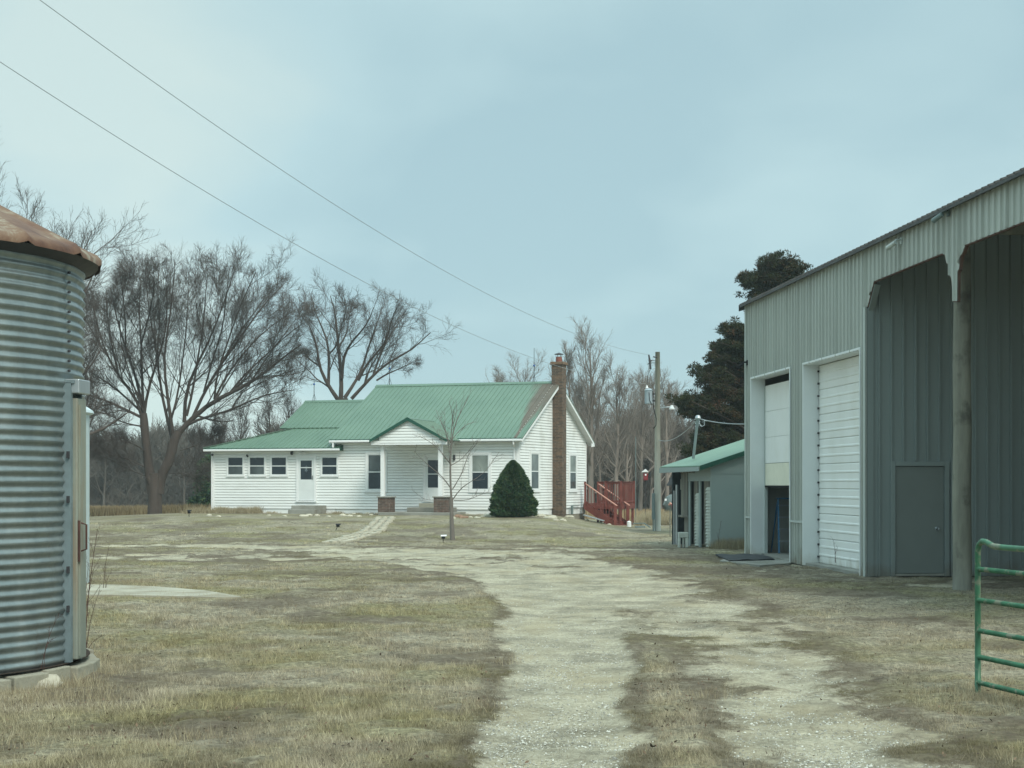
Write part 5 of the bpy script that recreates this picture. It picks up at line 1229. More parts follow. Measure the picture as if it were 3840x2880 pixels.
# the great tree left of the house
g = np.random.default_rng(11); YT = 80.
limbs = [
 ([(650,1650),(640,1560),(620,1440),(612,1330),(640,1180),(655,1010)],.17,.03,-2),
 ([(648,1655),(625,1560),(600,1460),(590,1330),(560,1180),(545,1020)],.15,.03,2),
 ([(671,1623),(724,1563),(804,1497),(923,1450),(1003,1391),(1063,1338),(1129,1291)],.24,.045,-1),
 ([(690,1600),(751,1566),(864,1543),(930,1503),(1029,1470),(1105,1462)],.13,.025,-2),
 ([(724,1563),(764,1470),(830,1364),(877,1298),(936,1218),(1003,1120),(1062,1070)],.14,.03,1),
 ([(691,1583),(691,1470),(711,1417),(770,1311),(810,1218),(850,1109),(880,1010)],.16,.03,2),
 ([(700,1560),(730,1440),(740,1340),(765,1220),(770,1100),(780,1010)],.11,.02,-1),
 ([(804,1497),(840,1420),(900,1340),(980,1250),(1060,1190),(1110,1160)],.10,.025,2),
 ([(860,1475),(920,1400),(1000,1330),(1080,1250),(1140,1210)],.09,.02,-2),
 ([(804,1497),(810,1400),(850,1300),(880,1200),(930,1080),(960,1020)],.09,.02,-3),
 ([(640,1580),(670,1480),(680,1380),(700,1240),(705,1120),(710,1030)],.10,.02,3),
 ([(532,1563),(519,1497),(446,1417),(399,1331),(366,1232),(345,1120)],.14,.03,-1),
 ([(538,1560),(519,1440),(472,1310),(433,1180),(415,1080)],.14,.03,2),
 ([(540,1560),(550,1470),(585,1370),(615,1280),(630,1180),(625,1080)],.13,.03,-2),
 ([(540,1560),(532,1430),(530,1290),(520,1150),(530,1030)],.13,.03,1),
 ([(530,1565),(433,1517),(366,1490),(290,1470),(230,1430)],.12,.03,-1),
 ([(525,1540),(440,1460),(380,1420),(300,1370),(240,1290)],.10,.025,2),
 ([(545,1560),(500,1450),(480,1380),(440,1240),(470,1090)],.09,.02,-2),
 ([(560,1760),(500,1730),(430,1705),(370,1670),(330,1650)],.05,.015,-2),
 ([(555,1700),(500,1660),(440,1650),(350,1655)],.05,.015,-3),
 ([(610,1780),(680,1770),(740,1790),(790,1800)],.035,.012,-2),
 ([(675,1690),(740,1670),(800,1640),(830,1640)],.04,.012,2),
 ([(560,1790),(480,1760),(410,1720),(350,1700)],.045,.012,1),
 ([(545,1600),(470,1590),(400,1550),(330,1540)],.07,.015,-3),
 ([(930,1450),(1000,1340),(1070,1250),(1120,1180)],.08,.02,1),([(830,1364),(900,1240),(980,1140),(1020,1060)],.08,.02,3),
 ([(764,1470),(800,1340),(840,1220),(850,1090),(860,1010)],.08,.02,-3),([(864,1543),(900,1470),(970,1440),(1060,1400),(1130,1380)],.06,.015,3),
 ([(446,1417),(420,1300),(400,1180),(400,1080)],.08,.02,2),([(472,1310),(470,1200),(460,1100),(450,1020)],.08,.02,-2),([(590,1330),(600,1200),(590,1080),(600,1000)],.08,.02,3),([(530,1290),(560,1180),(580,1080),(575,1000)],.08,.02,-3),
 ([(399,1331),(350,1250),(310,1180),(290,1120)],.07,.02,3)]
P, R = limb_set(limbs, YT, g)
trunks = [([px(580,1950,YT),px(581,1880,YT),px(580,1820,YT),px(578,1775,YT)], (.40,.36,.37,.34)),
          ([px(592,1850,YT),px(603,1785,YT),px(638,1722,YT),px(651,1646,YT),px(672,1618,YT)], (.30,.27,.27,.26,.2)),
          ([px(572,1850,YT),px(560,1770,YT),px(548,1670,YT),px(540,1580,YT),px(538,1550,YT)], (.28,.26,.22,.22,.18)),
          ([px(575,1840,YT),px(560,1800,YT-.2),px(552,1788,YT-.3)], (.2,.17,.13))]
LV = [dict(k=11,tr=(.12,.95),ratio=.46,ang=36,up=.055,wob=.07,npts=7,rmin=.012,rfac=.45,S=4),
      dict(k=7,tr=(.12,1.),ratio=.54,ang=34,up=.07,wob=.10,npts=6,rmin=.008,rfac=.5),
      dict(k=5,tr=(.12,1.),ratio=.62,ang=34,up=.07,wob=.11,npts=4,rmin=.0058,rfac=.55),
      dict(k=4,tr=(.12,1.),ratio=.66,ang=36,up=.05,wob=.14,npts=3,rmin=.0045,rfac=.6,lenmin=.40)]
bare_tree('bare_tree', 'largest bare tree with two leaning leaders, left of the farmhouse', 'tree', None, trunks, P, R, g, LV, MAT['bark'], MAT['twig'], (*px(580,1943,YT)[:2], g1(px(580,1943,YT)[0],YT)))
# the tree behind the house
g = np.random.default_rng(12); YT = 90.
def zz4(pts): return [(1000+x*.3616, 1000+y*.3616) for x, y in pts]
L4 = [([(740,1380),(640,1240),(530,1020),(530,800),(480,700),(400,520)],.20,.03,-1),([(640,1240),(645,1050),(650,900),(630,750),(560,600),(500,480),(460,300)],.15,.03,2),
 ([(770,1370),(780,1160),(750,900),(730,700),(720,500),(660,300)],.22,.03,1),([(780,1160),(790,950),(840,830),(950,700),(1050,600),(1110,420)],.16,.03,-2),
 ([(740,860),(790,760),(830,700),(860,500),(890,350)],.10,.02,2),([(810,1360),(860,1270),(950,1170),(1010,1000),(1080,750),(1150,600),(1200,400)],.18,.03,1),
 ([(950,1180),(1050,980),(1200,850),(1270,700),(1300,500),(1370,390)],.13,.025,-2),([(880,1370),(980,1260),(1100,1130),(1200,1030),(1400,910),(1520,870),(1640,720),(1700,680)],.17,.03,-1),
 ([(1100,1140),(1180,900),(1280,700),(1400,550),(1450,480)],.11,.02,2),([(1140,1180),(1250,1110),(1400,1050),(1560,960)],.09,.02,1),([(530,1020),(430,950),(330,880)],.09,.02,-1),
 ([(1010,1240),(1020,1150),(1100,1000),(1240,790),(1260,600),(1240,470)],.10,.02,3),([(655,900),(740,820),(760,640),(830,480),(800,300)],.08,.02,-2)]
P, R = limb_set([(zz4(p), a, b, c) for p, a, b, c in L4], YT, g)
tb = px(1282,1500,YT); LV2 = [dict(k=7,tr=(.12,.95),ratio=.50,ang=34,up=.06,wob=.09,npts=7,rmin=.014,rfac=.45,S=4),
      dict(k=6,tr=(.1,1.),ratio=.62,ang=34,up=.05,wob=.11,npts=5,rmin=.008,rfac=.5),
      dict(k=5,tr=(.1,1.),ratio=.62,ang=36,up=.04,wob=.13,npts=4,rmin=.006,rfac=.6),
      dict(k=3,tr=(.15,1.),ratio=.65,ang=36,up=.04,wob=.15,npts=3,rmin=.005,rfac=.6,lenmin=.35)]
bare_tree('bare_tree', 'dark bare spreading tree rising behind the middle of the green roof', 'tree', None, [([(tb[0],YT,-.8),(tb[0],YT,3),(tb[0],YT,tb[2]+.1)], (.5,.42,.36))], P, R, g, LV2, MAT['bark'], MAT['twig'], (tb[0],YT,g1(tb[0],YT)))
# generated trees
def auto_tree(label, x, Y, ytop, spread, seed, mats=('barkpale','barkpale'), lean=0., nl=12, dens=1., group='bare trees behind the farmhouse', upr=.16, fork=.22, rb=.22, cat='tree', name='bare_tree', lv3=True, ang=38):
    g = np.random.default_rng(seed); X = (x-CX)/F*Y; z0 = g1(X, Y); zt = px(x, ytop, Y)[2]; Ht = zt-z0
    tp = [np.array((X+lean*Ht*t+g.normal()*.12*t, Y+g.normal()*.15*t, z0-.2+(Ht+.2)*t*.9)) for t in np.linspace(0,1,7)]
    Pt, Rt = resample(tp, (rb, rb*.12), 12)
    P, R = grow(Pt[None], Rt[None], nl, (fork,.97), spread, ang, upr, .08, 8, g, .02, .6, .2)
    P = np.concatenate([P, Pt[None,-8:]]); R = np.concatenate([R, Rt[None,-8:]])
    lv = [dict(k=int(8*dens),tr=(.12,.98),ratio=.55,ang=30,up=.10,wob=.08,npts=6,rmin=.011,rfac=.5),
          dict(k=int(5*dens),tr=(.15,1.),ratio=.55,ang=30,up=.08,wob=.10,npts=4,rmin=.008,rfac=.55)]
    if lv3: lv.append(dict(k=4,tr=(.2,1.),ratio=.62,ang=33,up=.05,wob=.13,npts=3,rmin=.0055,rfac=.6,lenmin=.35))
    return bare_tree(name, label, cat, group, [(tp, (rb, rb*.12))], P, R, g, lv, MAT[mats[0]], MAT[mats[1]], (X, Y, z0))
G_ = 'bare trees behind the farmhouse'
auto_tree('bare tree whose crown rises above the rusty grain bin roof', 120, 66, 800, .62, 21, ('bark','twig'), 0.0, 44, 1.2, None, .09, .2, .28, ang=54)
auto_tree('bare tree between the grain bin and the great tree', 280, 88, 1260, .5, 22, ('bark','twig'), .02, 12, 1., None, .14, .3, .2)
auto_tree('tall pale bare tree directly right of the chimney', 2215, 98, 1235, .42, 23, group=G_, nl=14, upr=.22, fork=.3)
auto_tree('pale bare tree leaning left behind the chimney', 2150, 101, 1290, .38, 24, lean=-.03, group=G_, upr=.2, fork=.35, rb=.18)
auto_tree('pale bare tree above the deck, right of the tallest', 2310, 97, 1375, .45, 25, group=G_, upr=.15, fork=.3, rb=.18)
auto_tree('bare tree just left of the utility pole', 2400, 100, 1400, .42, 26, group=G_, lean=.01, fork=.3, rb=.16)
auto_tree('bare tree seen between the utility pole and the cedar', 2500, 96, 1400, .42, 27, group=G_, fork=.3, rb=.16)
for k_, (x, yt, lab) in enumerate(((2165,1440,'low bare tree hidden behind the back eave of the gable'),(2255,1450,'thin bare tree between the two tallest pale trees'),(2345,1430,'bare tree above the right end of the deck'),(2375,1520,'low bushy bare tree behind the deck corner'),(2440,1450,'bare tree directly behind the utility pole'),(2480,1500,'low bare tree under the farm light'),(2550,1470,'bare tree at the left edge of the cedar'),(2280,1540,'low tangled bare tree behind the deck stairs'))):
    auto_tree(lab, x, 104+k_*2.3, yt, .5, 140+k_, group=G_, fork=.2, rb=.13, lean=(-1)**k_*.03, ang=44, upr=.10, nl=16)
auto_tree('thin bare tree showing above the ridge left of the chimney', 1955, 105, 1370, .45, 28, group=G_, fork=.4, rb=.14)
auto_tree('small bare tree showing above the ridge near the roof antenna', 1890, 108, 1400, .4, 29, group=G_, fork=.4, rb=.12)
for i, (x, yt, lab) in enumerate(((1010,1490,'bare tree above the wing roof, nearest the middle roof'),(905,1530,'bare tree above the hip of the wing roof'),(820,1560,'bare tree left of the wing roof corner'),(745,1600,'bare tree between the great tree and the wing'),(1085,1475,'thin bare tree beside the left roof rod'))):
    auto_tree(lab, x, 112+i*2, yt, .48, 40+i, ('bark','twig'), group='bare trees beyond the wing roof', fork=.25, rb=.15)
# young tree on the lawn
g = np.random.default_rng(31); YT = 47.6
def z2(pts): return [(1340+x*.3617, 1380+y*.3617) for x, y in pts]
LY_ = [([(975,1360),(960,1100),(968,900),(970,760),(1010,560),(1080,440),(1160,290)],.034,.006,0),([(970,1250),(880,1120),(760,1030),(640,920),(590,860)],.018,.004,-.4),([(985,1260),(1090,1090),(1150,880),(1280,740)],.018,.004,.4),
 ([(985,1370),(1080,1230),(1180,1180),(1330,1080),(1470,870)],.018,.004,-.3),([(960,1360),(850,1370),(700,1370),(560,1260)],.014,.003,.5),([(1000,1370),(1150,1370),(1280,1310),(1380,1280)],.014,.003,.3),
 ([(965,1000),(900,900),(780,780),(640,700),(570,690)],.014,.003,.3),([(970,1010),(1080,950),(1180,830),(1240,740)],.014,.003,-.4),([(960,800),(900,620),(830,480),(820,440)],.014,.003,.2),([(965,780),(990,500),(950,330)],.016,.004,-.2),
 ([(970,760),(1060,640),(1180,560),(1240,560)],.012,.003,.3),([(950,740),(860,720),(780,600)],.012,.003,-.3),([(990,600),(1030,450),(1030,350)],.010,.003,.1),([(960,880),(910,640),(905,400)],.012,.003,.3)]
P, R = limb_set([(z2(p), a, b, c) for p, a, b, c in LY_], YT, g, fat=1.)
LVy = [dict(k=6,tr=(.2,.97),ratio=.32,ang=40,up=.10,wob=.08,npts=5,rmin=.0045,rfac=.5,S=4), dict(k=3,tr=(.2,.97),ratio=.5,ang=38,up=.08,wob=.1,npts=4,rmin=.0035,rfac=.6)]
bare_tree('young_tree', 'slim young bare tree on the lawn before the porch', 'tree', None, [([px(1698,2040,YT),px(1694,1960,YT),px(1692,1880,YT),px(1693,1865,YT)], (.085,.066,.058,.05))], P, R, g, LVy, MAT['youngbark'], MAT['youngbark'], (*px(1698,2036,YT)[:2], g1(px(1698,2036,YT)[0],YT)))

# ---- far woods: one mass nobody could count
def wood_mass(name, spots, seed, dense, m, hh):
    g = np.random.default_rng(seed); parts = []
    for (X, Y, Ht) in spots:
        z0 = g1(X, Y); rb = .10+.08*g.random()
        tp = np.array([(X+g.normal()*.3*t, Y, z0-.2+Ht*t*.92) for t in np.linspace(0,1,5)]); Pt, Rt = resample(tp, (rb, rb*.15), 8)
        P, R = grow(Pt[None], Rt[None], 12, (.18,.96), .42, 38, .14, .1, 5, g, .02, .55, .25)
        P2, R2 = grow(P, R, 6, (.2,1.), .48, 38, .08, .14, 4, g, .016, .6); P3, R3 = grow(P2, R2, 4, (.1,1.), .6, 40, .05, .15, 3, g, .013, .6, lenmin=.5)
        parts += [tubes(Pt[None], Rt[None], 5), tubes(P, R, 3), tubes(P2, R2, 3), tubes(P3, R3, 3)]
    v, f = join(parts); return tag(np_obj(name, v, f, m), kind='stuff')
g = np.random.default_rng(50); spots = []
for i in range(60):
    Y = g.uniform(138,175); x = g.uniform(150,1200) ; spots.append(((x-CX)/F*Y, Y, g.uniform(5.5,8.5)))
for i in range(60):
    Y = g.uniform(112,165); x = g.uniform(2050,2900); spots.append(((x-CX)/F*Y, Y, g.uniform(5,8.5)))
for i in range(26):
    Y = g.uniform(150,190); x = g.uniform(-1800,150) if i % 2 else g.uniform(2900,5500); spots.append(((x-CX)/F*Y, Y, g.uniform(7,10)))
o = wood_mass('woods', spots, 51, 1, MAT['wood_far'], 8); tag(o, 'grey brown mass of bare woods along the back of the field', 'woods')
# dense brush between and below those trunks
def brush(name, n, xr, Yr, hr, seed, m, label, w=.035):
    g = np.random.default_rng(seed); Y = g.uniform(*Yr, n); x = g.uniform(*xr, n); X = (x-CX)/F*Y; z0 = gz(X, Y)
    top = hr[0]+(hr[1]-hr[0])*(.5+.28*np.sin(X*.55+seed)+.22*np.sin(X*1.7+2*seed)); z = z0+g.random(n)**1.25*top
    L = g.uniform(.7,2.2,n); d = np.stack([g.normal(0,.55,n), g.normal(0,.3,n), g.uniform(.25,1,n)], -1); d /= np.linalg.norm(d,axis=1,keepdims=True)
    p0 = np.stack([X, Y, z-.3], -1); p1 = p0+d*L[:,None]; s = np.stack([d[:,2], np.zeros(n), -d[:,0]], -1); s /= np.linalg.norm(s,axis=1,keepdims=True)+1e-9
    ww = (w*g.uniform(.5,1.3,n))[:,None]; V = np.stack([p0-s*ww, p0+s*ww, p1+s*ww*.4, p1-s*ww*.4], 1).reshape(-1,3); Fq = np.arange(4*n).reshape(n,4)
    return tag(np_obj(name, V, Fq, m, attrs={'rnd': np.repeat(g.random(n), 4)}), label, 'brush', kind='stuff')
brush('brush', 120000, (120,1300), (142,160), (4.2,7.6), 1, MAT['wood_far'], 'grey brown undergrowth of the woods left of the farmhouse')
brush('brush', 120000, (2080,3000), (116,140), (4.2,7.4), 2, MAT['wood_far'], 'grey brown undergrowth of the woods right of the farmhouse')

# ---- evergreens: sprays on branches
def sprays(C_, n, size, g, flat=.6):
    """little three-sided sprays around points C_ (N,3)"""
    i = g.integers(0, len(C_), n); c = C_[i]+g.normal(size=(n,3))*size*.9
    d = g.normal(size=(n,3)); d[:,2] = np.abs(d[:,2])*.6; d /= np.linalg.norm(d,axis=1,keepdims=True); s = np.cross(d, g.normal(size=(n,3))); s /= np.linalg.norm(s,axis=1,keepdims=True)
    L = size*g.uniform(.6,1.6,n)[:,None]; V = np.stack([c-s*L*.28, c+s*L*.28, c+d*L], 1).reshape(-1,3)
    return V, np.arange(3*n).reshape(n,3), np.repeat(g.random(n), 3)
def cedar(label, cx0, Y, zones, seed):
    """zones: ellipses in photo pixels (x, y, rx, ry, weight), filled with separate boughs of foliage"""
    g = np.random.default_rng(seed); X0 = (cx0-CX)/F*Y; z0 = g1(X0, Y); t = thing('cedar_tree', (X0, Y, z0), label, 'tree')
    ztop = px(0, min(z[1] for z in zones), Y)[2]
    tr, rr_ = resample([(X0,Y,z0-.2),(X0-.1,Y,z0+4),(X0+.1,Y,ztop)], (.32,.05), 14); tv = [tubes(tr[None], rr_[None], 10)]
    brs = []; cl = []
    for (x, y, rx, ry, w) in zones:
        c = px(x, y, Y); Rx = rx/F*Y; Rz = ry/F*Y; k = max(5, int(13*w))
        for j in range(k):
            u = g.normal(size=3); u /= np.linalg.norm(u); u *= g.random()**.35; tip = c+u*np.array((Rx, max(Rx, 1.3), Rz)); hh = max(z0+1, tip[2]-.45*abs(tip[0]-X0)-.2); o_ = np.array((X0, Y, min(hh, ztop-.2)))
            mid = (o_+tip)/2+g.normal(size=3)*.12; brs.append(resample([o_, mid, tip], (.06,.010), 7)); d = tip-mid; d /= np.linalg.norm(d)
            # a bough: a flattened lump of little knobs towards the tip
            for q in range(5): cl.append((tip-d*g.uniform(0,.55)+g.normal(size=3)*np.array((.16,.16,.07)), .10+.10*g.random()))
    P = np.stack([b[0] for b in brs]); R = np.stack([b[1] for b in brs]); tv.append(tubes(P, R, 4)); v, f = join(tv); np_obj('trunk', v, f, MAT['bark'], t, True)
    cc = np.stack([c[0] for c in cl]); cr_ = np.array([c[1] for c in cl]); per = 95; N = len(cc)*per; i = np.repeat(np.arange(len(cc)), per)
    u = g.normal(size=(N,3)); u /= np.linalg.norm(u,axis=1,keepdims=True); rad = cr_[i]*g.random(N)**.4
    pc = cc[i]+u*rad[:,None]*np.array((1.15,1.15,.8)); d = u+g.normal(size=(N,3))*.5+np.array((0,0,.25)); d /= np.linalg.norm(d,axis=1,keepdims=True); sd_ = np.cross(d, g.normal(size=(N,3))); sd_ /= np.linalg.norm(sd_,axis=1,keepdims=True)
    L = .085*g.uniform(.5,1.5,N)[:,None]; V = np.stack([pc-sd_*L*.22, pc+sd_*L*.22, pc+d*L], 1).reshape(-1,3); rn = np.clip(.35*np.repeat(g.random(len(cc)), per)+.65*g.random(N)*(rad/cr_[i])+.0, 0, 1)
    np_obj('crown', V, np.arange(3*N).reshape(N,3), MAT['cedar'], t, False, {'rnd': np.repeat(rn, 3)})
    return t
cedar('dark red green cedar tree rising behind the shed and machine shop', 2905, 60., [(2925,985,55,22,1.3),(2868,975,22,14,.5),(2980,1015,42,22,1.1),(2930,1035,55,28,1.3),(2825,1030,50,16,1.1),(2870,1045,45,20,.8),(2800,1050,22,14,.4),(2835,1095,45,14,.7),(2900,1095,60,25,1.2),(2870,1150,80,40,1.5),
  (2735,1230,38,16,.9),(2770,1255,40,25,1.2),(2700,1285,45,18,1.0),(2770,1310,50,28,1.5),(2680,1325,35,14,.7),(2740,1350,60,22,1.3),(2655,1385,50,18,1.0),(2745,1400,60,28,1.6),(2625,1410,30,14,.5),
  (2560,1500,40,16,.9),(2625,1492,55,22,1.4),(2700,1470,60,30,1.8),(2770,1480,50,50,1.8),(2590,1535,40,18,.9),(2670,1535,60,24,1.5),(2750,1550,55,30,1.6),(2640,1580,30,14,.5),
  (2620,1640,40,18,.9),(2700,1630,60,28,1.5),(2770,1640,50,40,1.6),(2590,1680,35,20,.8),(2650,1700,60,28,1.3),(2740,1710,60,35,1.5),(2850,1400,110,150,4),(2850,1250,70,80,2),(2980,1300,110,160,2.5)], 61)
# clipped conical evergreen in front of the house
g = np.random.default_rng(62); YS = 63.2; sx_ = (1924-CX)/F*YS; sz0 = g1(sx_, YS)
sb = thing('conical_evergreen', (sx_, YS, sz0), 'dense dark green cone shaped evergreen at the corner of the farmhouse', 'shrub')
hs = px(1920,1731,YS)[2]-sz0; n = 90000
tt = g.random(n)**.72; aa = g.uniform(0, 2*PI, n)
prf = lambda t: np.interp(t, [0,.03,.12,.25,.45,.65,.82,.93,1.], [.78,.86,.885,.85,.72,.56,.36,.19,.02])
lump = 1+.06*np.sin(aa*5+tt*9)+.05*np.sin(aa*9-tt*17)+.05*np.sin(tt*31+aa*3)+.10*(g.random(2500)[g.integers(0,2500,n)]-.5)+.05*np.sin(aa*17+tt*43)
rad = prf(tt)*lump*(1-.30*g.random(n)**2); Cn = np.stack([sx_+rad*np.cos(aa), YS+rad*np.sin(aa), sz0+.03+tt*hs*.985], -1)
d = np.stack([np.cos(aa), np.sin(aa), .7+0*aa], -1)+g.normal(size=(n,3))*.45; d /= np.linalg.norm(d,axis=1,keepdims=True); s = np.cross(d, g.normal(size=(n,3))); s /= np.linalg.norm(s,axis=1,keepdims=True)
L = .075*g.uniform(.6,1.5,n)[:,None]; V = np.stack([Cn-s*L*.32, Cn+s*L*.32, Cn+d*L], 1).reshape(-1,3); np_obj('crown', V, np.arange(3*n).reshape(n,3), MAT['spruce'], sb, False, {'rnd': np.repeat(g.random(n), 3)})
m = MB(); m.tube([(sx_,YS,sz0-.1),(sx_,YS,sz0+hs*.9)], [.07,.02], 8); m.build('trunk', MAT['bark'], sb)
m = MB(); m.lathe((sx_,YS,sz0), [(.52,.02),(.58,.35),(.48,hs*.45),(.32,hs*.66),(.08,hs*.86),(0,hs*.88)], 24); np_c = m.build('inner_foliage', MAT['spruce'], sb)
# dark evergreen bushes behind the wing's left corner
def bush(x, y, Y, rx, rz, seed, label, mat='spruce', n=5000, sz=.12):
    g = np.random.default_rng(seed); c = px(x, y, Y); t = thing('evergreen_bush', (c[0], Y, g1(c[0],Y)), label, 'bush'); u = g.normal(size=(400,3)); u /= np.linalg.norm(u,axis=1,keepdims=True); u *= g.random((400,1))**.4
    Cn = c+u*np.array((rx, rx, rz)); V, Fq, r = sprays(Cn, n, sz, g); np_obj('foliage', V, Fq, MAT[mat], t, False, {'rnd': r}); m = MB(); m.tube([(c[0],Y,g1(c[0],Y)-.1),(c[0],Y,c[2])], .05, 6); m.build('stem', MAT['bark'], t)
bush(782,1830,95,.75,1.9,71,'tall dark evergreen bush at the left corner of the wing',n=12000,sz=.16); bush(740,1895,96,.45,.5,72,'small dark evergreen bush in the field left of the wing')
# ------------------------------------------------------------------ grass, straw, stones
def blades(name, X, Y, hgt, wid, g, m, lean=.5, label=None, cat='grass', rnd=None):
    n = len(X); rnd = g.random(n) if rnd is None else rnd; z = gz(X, Y)-.01; a = g.uniform(0, 2*PI, n); l = g.random(n)*lean*hgt; tip = np.stack([X+l*np.cos(a), Y+l*np.sin(a), z+hgt*np.sqrt(1-(lean*.5)**2)], -1)
    b = g.uniform(0, PI, n)*.35; s = np.stack([np.cos(b), np.sin(b), 0*b], -1)*wid[:,None]/2; base = np.stack([X, Y, z], -1)
    V = np.stack([base-s, base+s, tip], 1).reshape(-1,3); o = np_obj(name, V, np.arange(3*n).reshape(n,3), m, attrs={'rnd': np.repeat(rnd, 3)}); return tag(o, label, cat, kind='stuff')
g = np.random.default_rng(81)
def in_frustum(n, Y0, Y1, pw, g, wide=.37):
    u = g.random(n); Y = (Y0**(1-pw)+u*(Y1**(1-pw)-Y0**(1-pw)))**(1/(1-pw)); X = g.uniform(-wide, wide, n)*Y; return X, Y
def clump_noise(X, Y): return .5+.5*np.sin(X*2.1+1.3*np.sin(Y*1.1))*np.sin(Y*1.7+1.5*np.sin(X*.9))
def not_built(X, Y):
    ok = np.hypot(X-BC[0], Y-BC[1]) > BR+.14
    sx1_ = 5.82+.0943*(38.2-Y); ok &= ~((X > sx1_-.03) & (Y > 28.9) & (Y < 38.4))
    ok &= ~((X > sx1_-.0) & (Y <= 28.9) & (Y > 12) & (X > 99))
    return ok
Xt, Yt = in_frustum(62000, 8.6, 60., 1.9, g); rt = g.random(62000)**1.6; nb = 14; rr_ = .015+.055*g.random(62000)**1.5
X = np.repeat(Xt, nb)+g.normal(size=62000*nb)*np.repeat(rr_*(1+Yt*.02), nb); Y = np.repeat(Yt, nb)+g.normal(size=62000*nb)*np.repeat(rr_*(1+Yt*.03), nb); rb_ = np.clip(np.repeat(rt, nb)*.75+.25*g.random(62000*nb), 0, 1)
gr_ = gravel(X, Y)
nzv = .5*np.sin(X*3.1+Y*.6)*np.sin(Y*2.3-X)+.3*np.sin(X*7+Y*3)*np.sin(Y*5.3)
keep = (g.random(len(X)) > np.clip(sstep(.25,.6,gr_)*1.0,0,.985)) & not_built(X, Y); keep &= ~((Y > 28.5) & (X > 6) & (Y < 30))
X, Y, rb_ = X[keep], Y[keep], rb_[keep]; th_ = thatch(X, Y); cl = fbm(X*1.3+5, Y*1.1, 4, .6)*1.6-.3; thin = 1-.5*th_; rb_ = rb_*(1-.75*th_)
hgt = (.018+.075*(.25+.75*rb_)*g.random(len(X))*(.3+1.3*np.clip(cl,0,1.2)))*np.where(X < 0, 1.15, .9)*thin; wid = np.maximum(.0032, Y*.00020)*g.uniform(.7,1.4,len(X))
blades('dry_grass', X, Y, hgt, wid, g, MAT['blades'], .9, 'short dry tan and olive winter grass over the yard', rnd=rb_)
# taller straw tufts
def tufts(cs, per, hgt, g, r=.12):
    XX, YY, HH = [], [], []
    for (x, y, h) in cs:
        n = int(per*h/hgt); XX.append(x+g.normal(size=n)*r); YY.append(y+g.normal(size=n)*r); HH.append(h*g.uniform(.45,1.1,n))
    return np.concatenate(XX), np.concatenate(YY), np.concatenate(HH)
cs = []
for i in range(70): x = g.uniform(0,4.); q = sg.p(x if x < 1.6 else g.uniform(0,1.6), g.uniform(.08,.55), 0); cs.append((q[0], q[1], g.uniform(.15,.38)))
for i in range(26): X_, Y_ = gp(g.uniform(0,420), g.uniform(2560,2650)); cs.append((X_, Y_, g.uniform(.05,.13)))
for i in range(24): X_, Y_ = gp(g.uniform(330,900), g.uniform(2170,2200)); cs.append((X_, Y_, g.uniform(.05,.13)))
for i in range(40): a_ = g.uniform(-1.9,.2); q = bp(a_, BR+.22+.15*g.random(), 0); cs.append((q[0], q[1], g.uniform(.06,.16)))
for i in range(30): q = gq(g.uniform(-.4,1.5), 0); cs.append((q[0]+g.normal()*.15, q[1]+g.normal()*.1, g.uniform(.06,.15)))
for i in range(34): q = FR.p(g.uniform(-16,-12.5), g.uniform(.15,.9), 0); cs.append((q[0], q[1], g.uniform(.15,.42)))
for i in range(34): q = FR.p(g.uniform(-12,.3), g.uniform(.1,.5), 0); cs.append((q[0], q[1], g.uniform(.06,.18)))
for i in range(60): Y_ = g.uniform(74,86); X_ = (g.uniform(2390,2560)-CX)/F*Y_; cs.append((X_, Y_, g.uniform(.35,.75)))
for i in range(60): X_, Y_ = gp(g.uniform(330,940), g.choice([g.uniform(2240,2262), g.uniform(2196,2214), g.uniform(2205,2250)], p=[.5,.3,.2])); cs.append((X_, Y_, g.uniform(.04,.10)))
for i in range(160): X_, Y_ = in_frustum(1, 9., 34., 1.5, g); X_, Y_ = float(X_[0]), float(Y_[0]); cs.append((X_, Y_, g.uniform(.05,.13))) if float(gravel(X_, Y_)) < .3 else None
XX, YY, HH = tufts(cs, 110, .2, g, .13); okk = not_built(XX, YY); XX, YY, HH = XX[okk], YY[okk], HH[okk]
blades('tall_straw', XX, YY, HH, np.maximum(.004, YY*.00018), g, MAT['straw'], .7, 'taller pale straw along walls, posts and edges')
n = 90000; Y = g.uniform(84,141,n); x = np.where(g.random(n) < .62, g.uniform(230,1300,n), g.uniform(2150,2900,n)); X = (x-CX)/F*Y; ok = ~((X > H0[0]-18) & (X < 6) & (Y < 90)); X, Y = X[ok], Y[ok]
blades('field_grass', X, Y, g.uniform(.25,.7,len(X)), Y*.0006, g, MAT['field'], .6, 'orange tan rough grass of the field before the woods')
# brown leaves blown about
X, Y = in_frustum(9000, 8.6, 40., 1.8, g, .36); ok = not_built(X, Y) & (g.random(len(X)) > sstep(.1,.4,gravel(X, Y))*.93) & (g.random(len(X)) < .25+.75*sstep(.5,.62,fbm(X*.7+3, Y*.6, 4, .6))); X, Y = X[ok], Y[ok]; n = len(X)
c_ = np.stack([X, Y, gz(X, Y)+.012+.02*g.random(n)], -1); a_ = g.normal(size=(n,3)); a_[:,2] *= .4; a_ /= np.linalg.norm(a_,axis=1,keepdims=True); b_ = np.cross(a_, g.normal(size=(n,3))*.3+np.array((0,0,1.))); b_ /= np.linalg.norm(b_,axis=1,keepdims=True); L = (.007+.014*g.random(n))[:,None]
V = np.stack([c_-a_*L, c_-b_*L*.5, c_+a_*L, c_+b_*L*.5], 1).reshape(-1,3); tag(np_obj('fallen_leaves', V, np.arange(4*n).reshape(n,4), MAT['leaves'], attrs={'rnd': np.repeat(g.random(n), 4)}), 'small brown dead leaves lying about in the grass', 'leaves', kind='stuff')
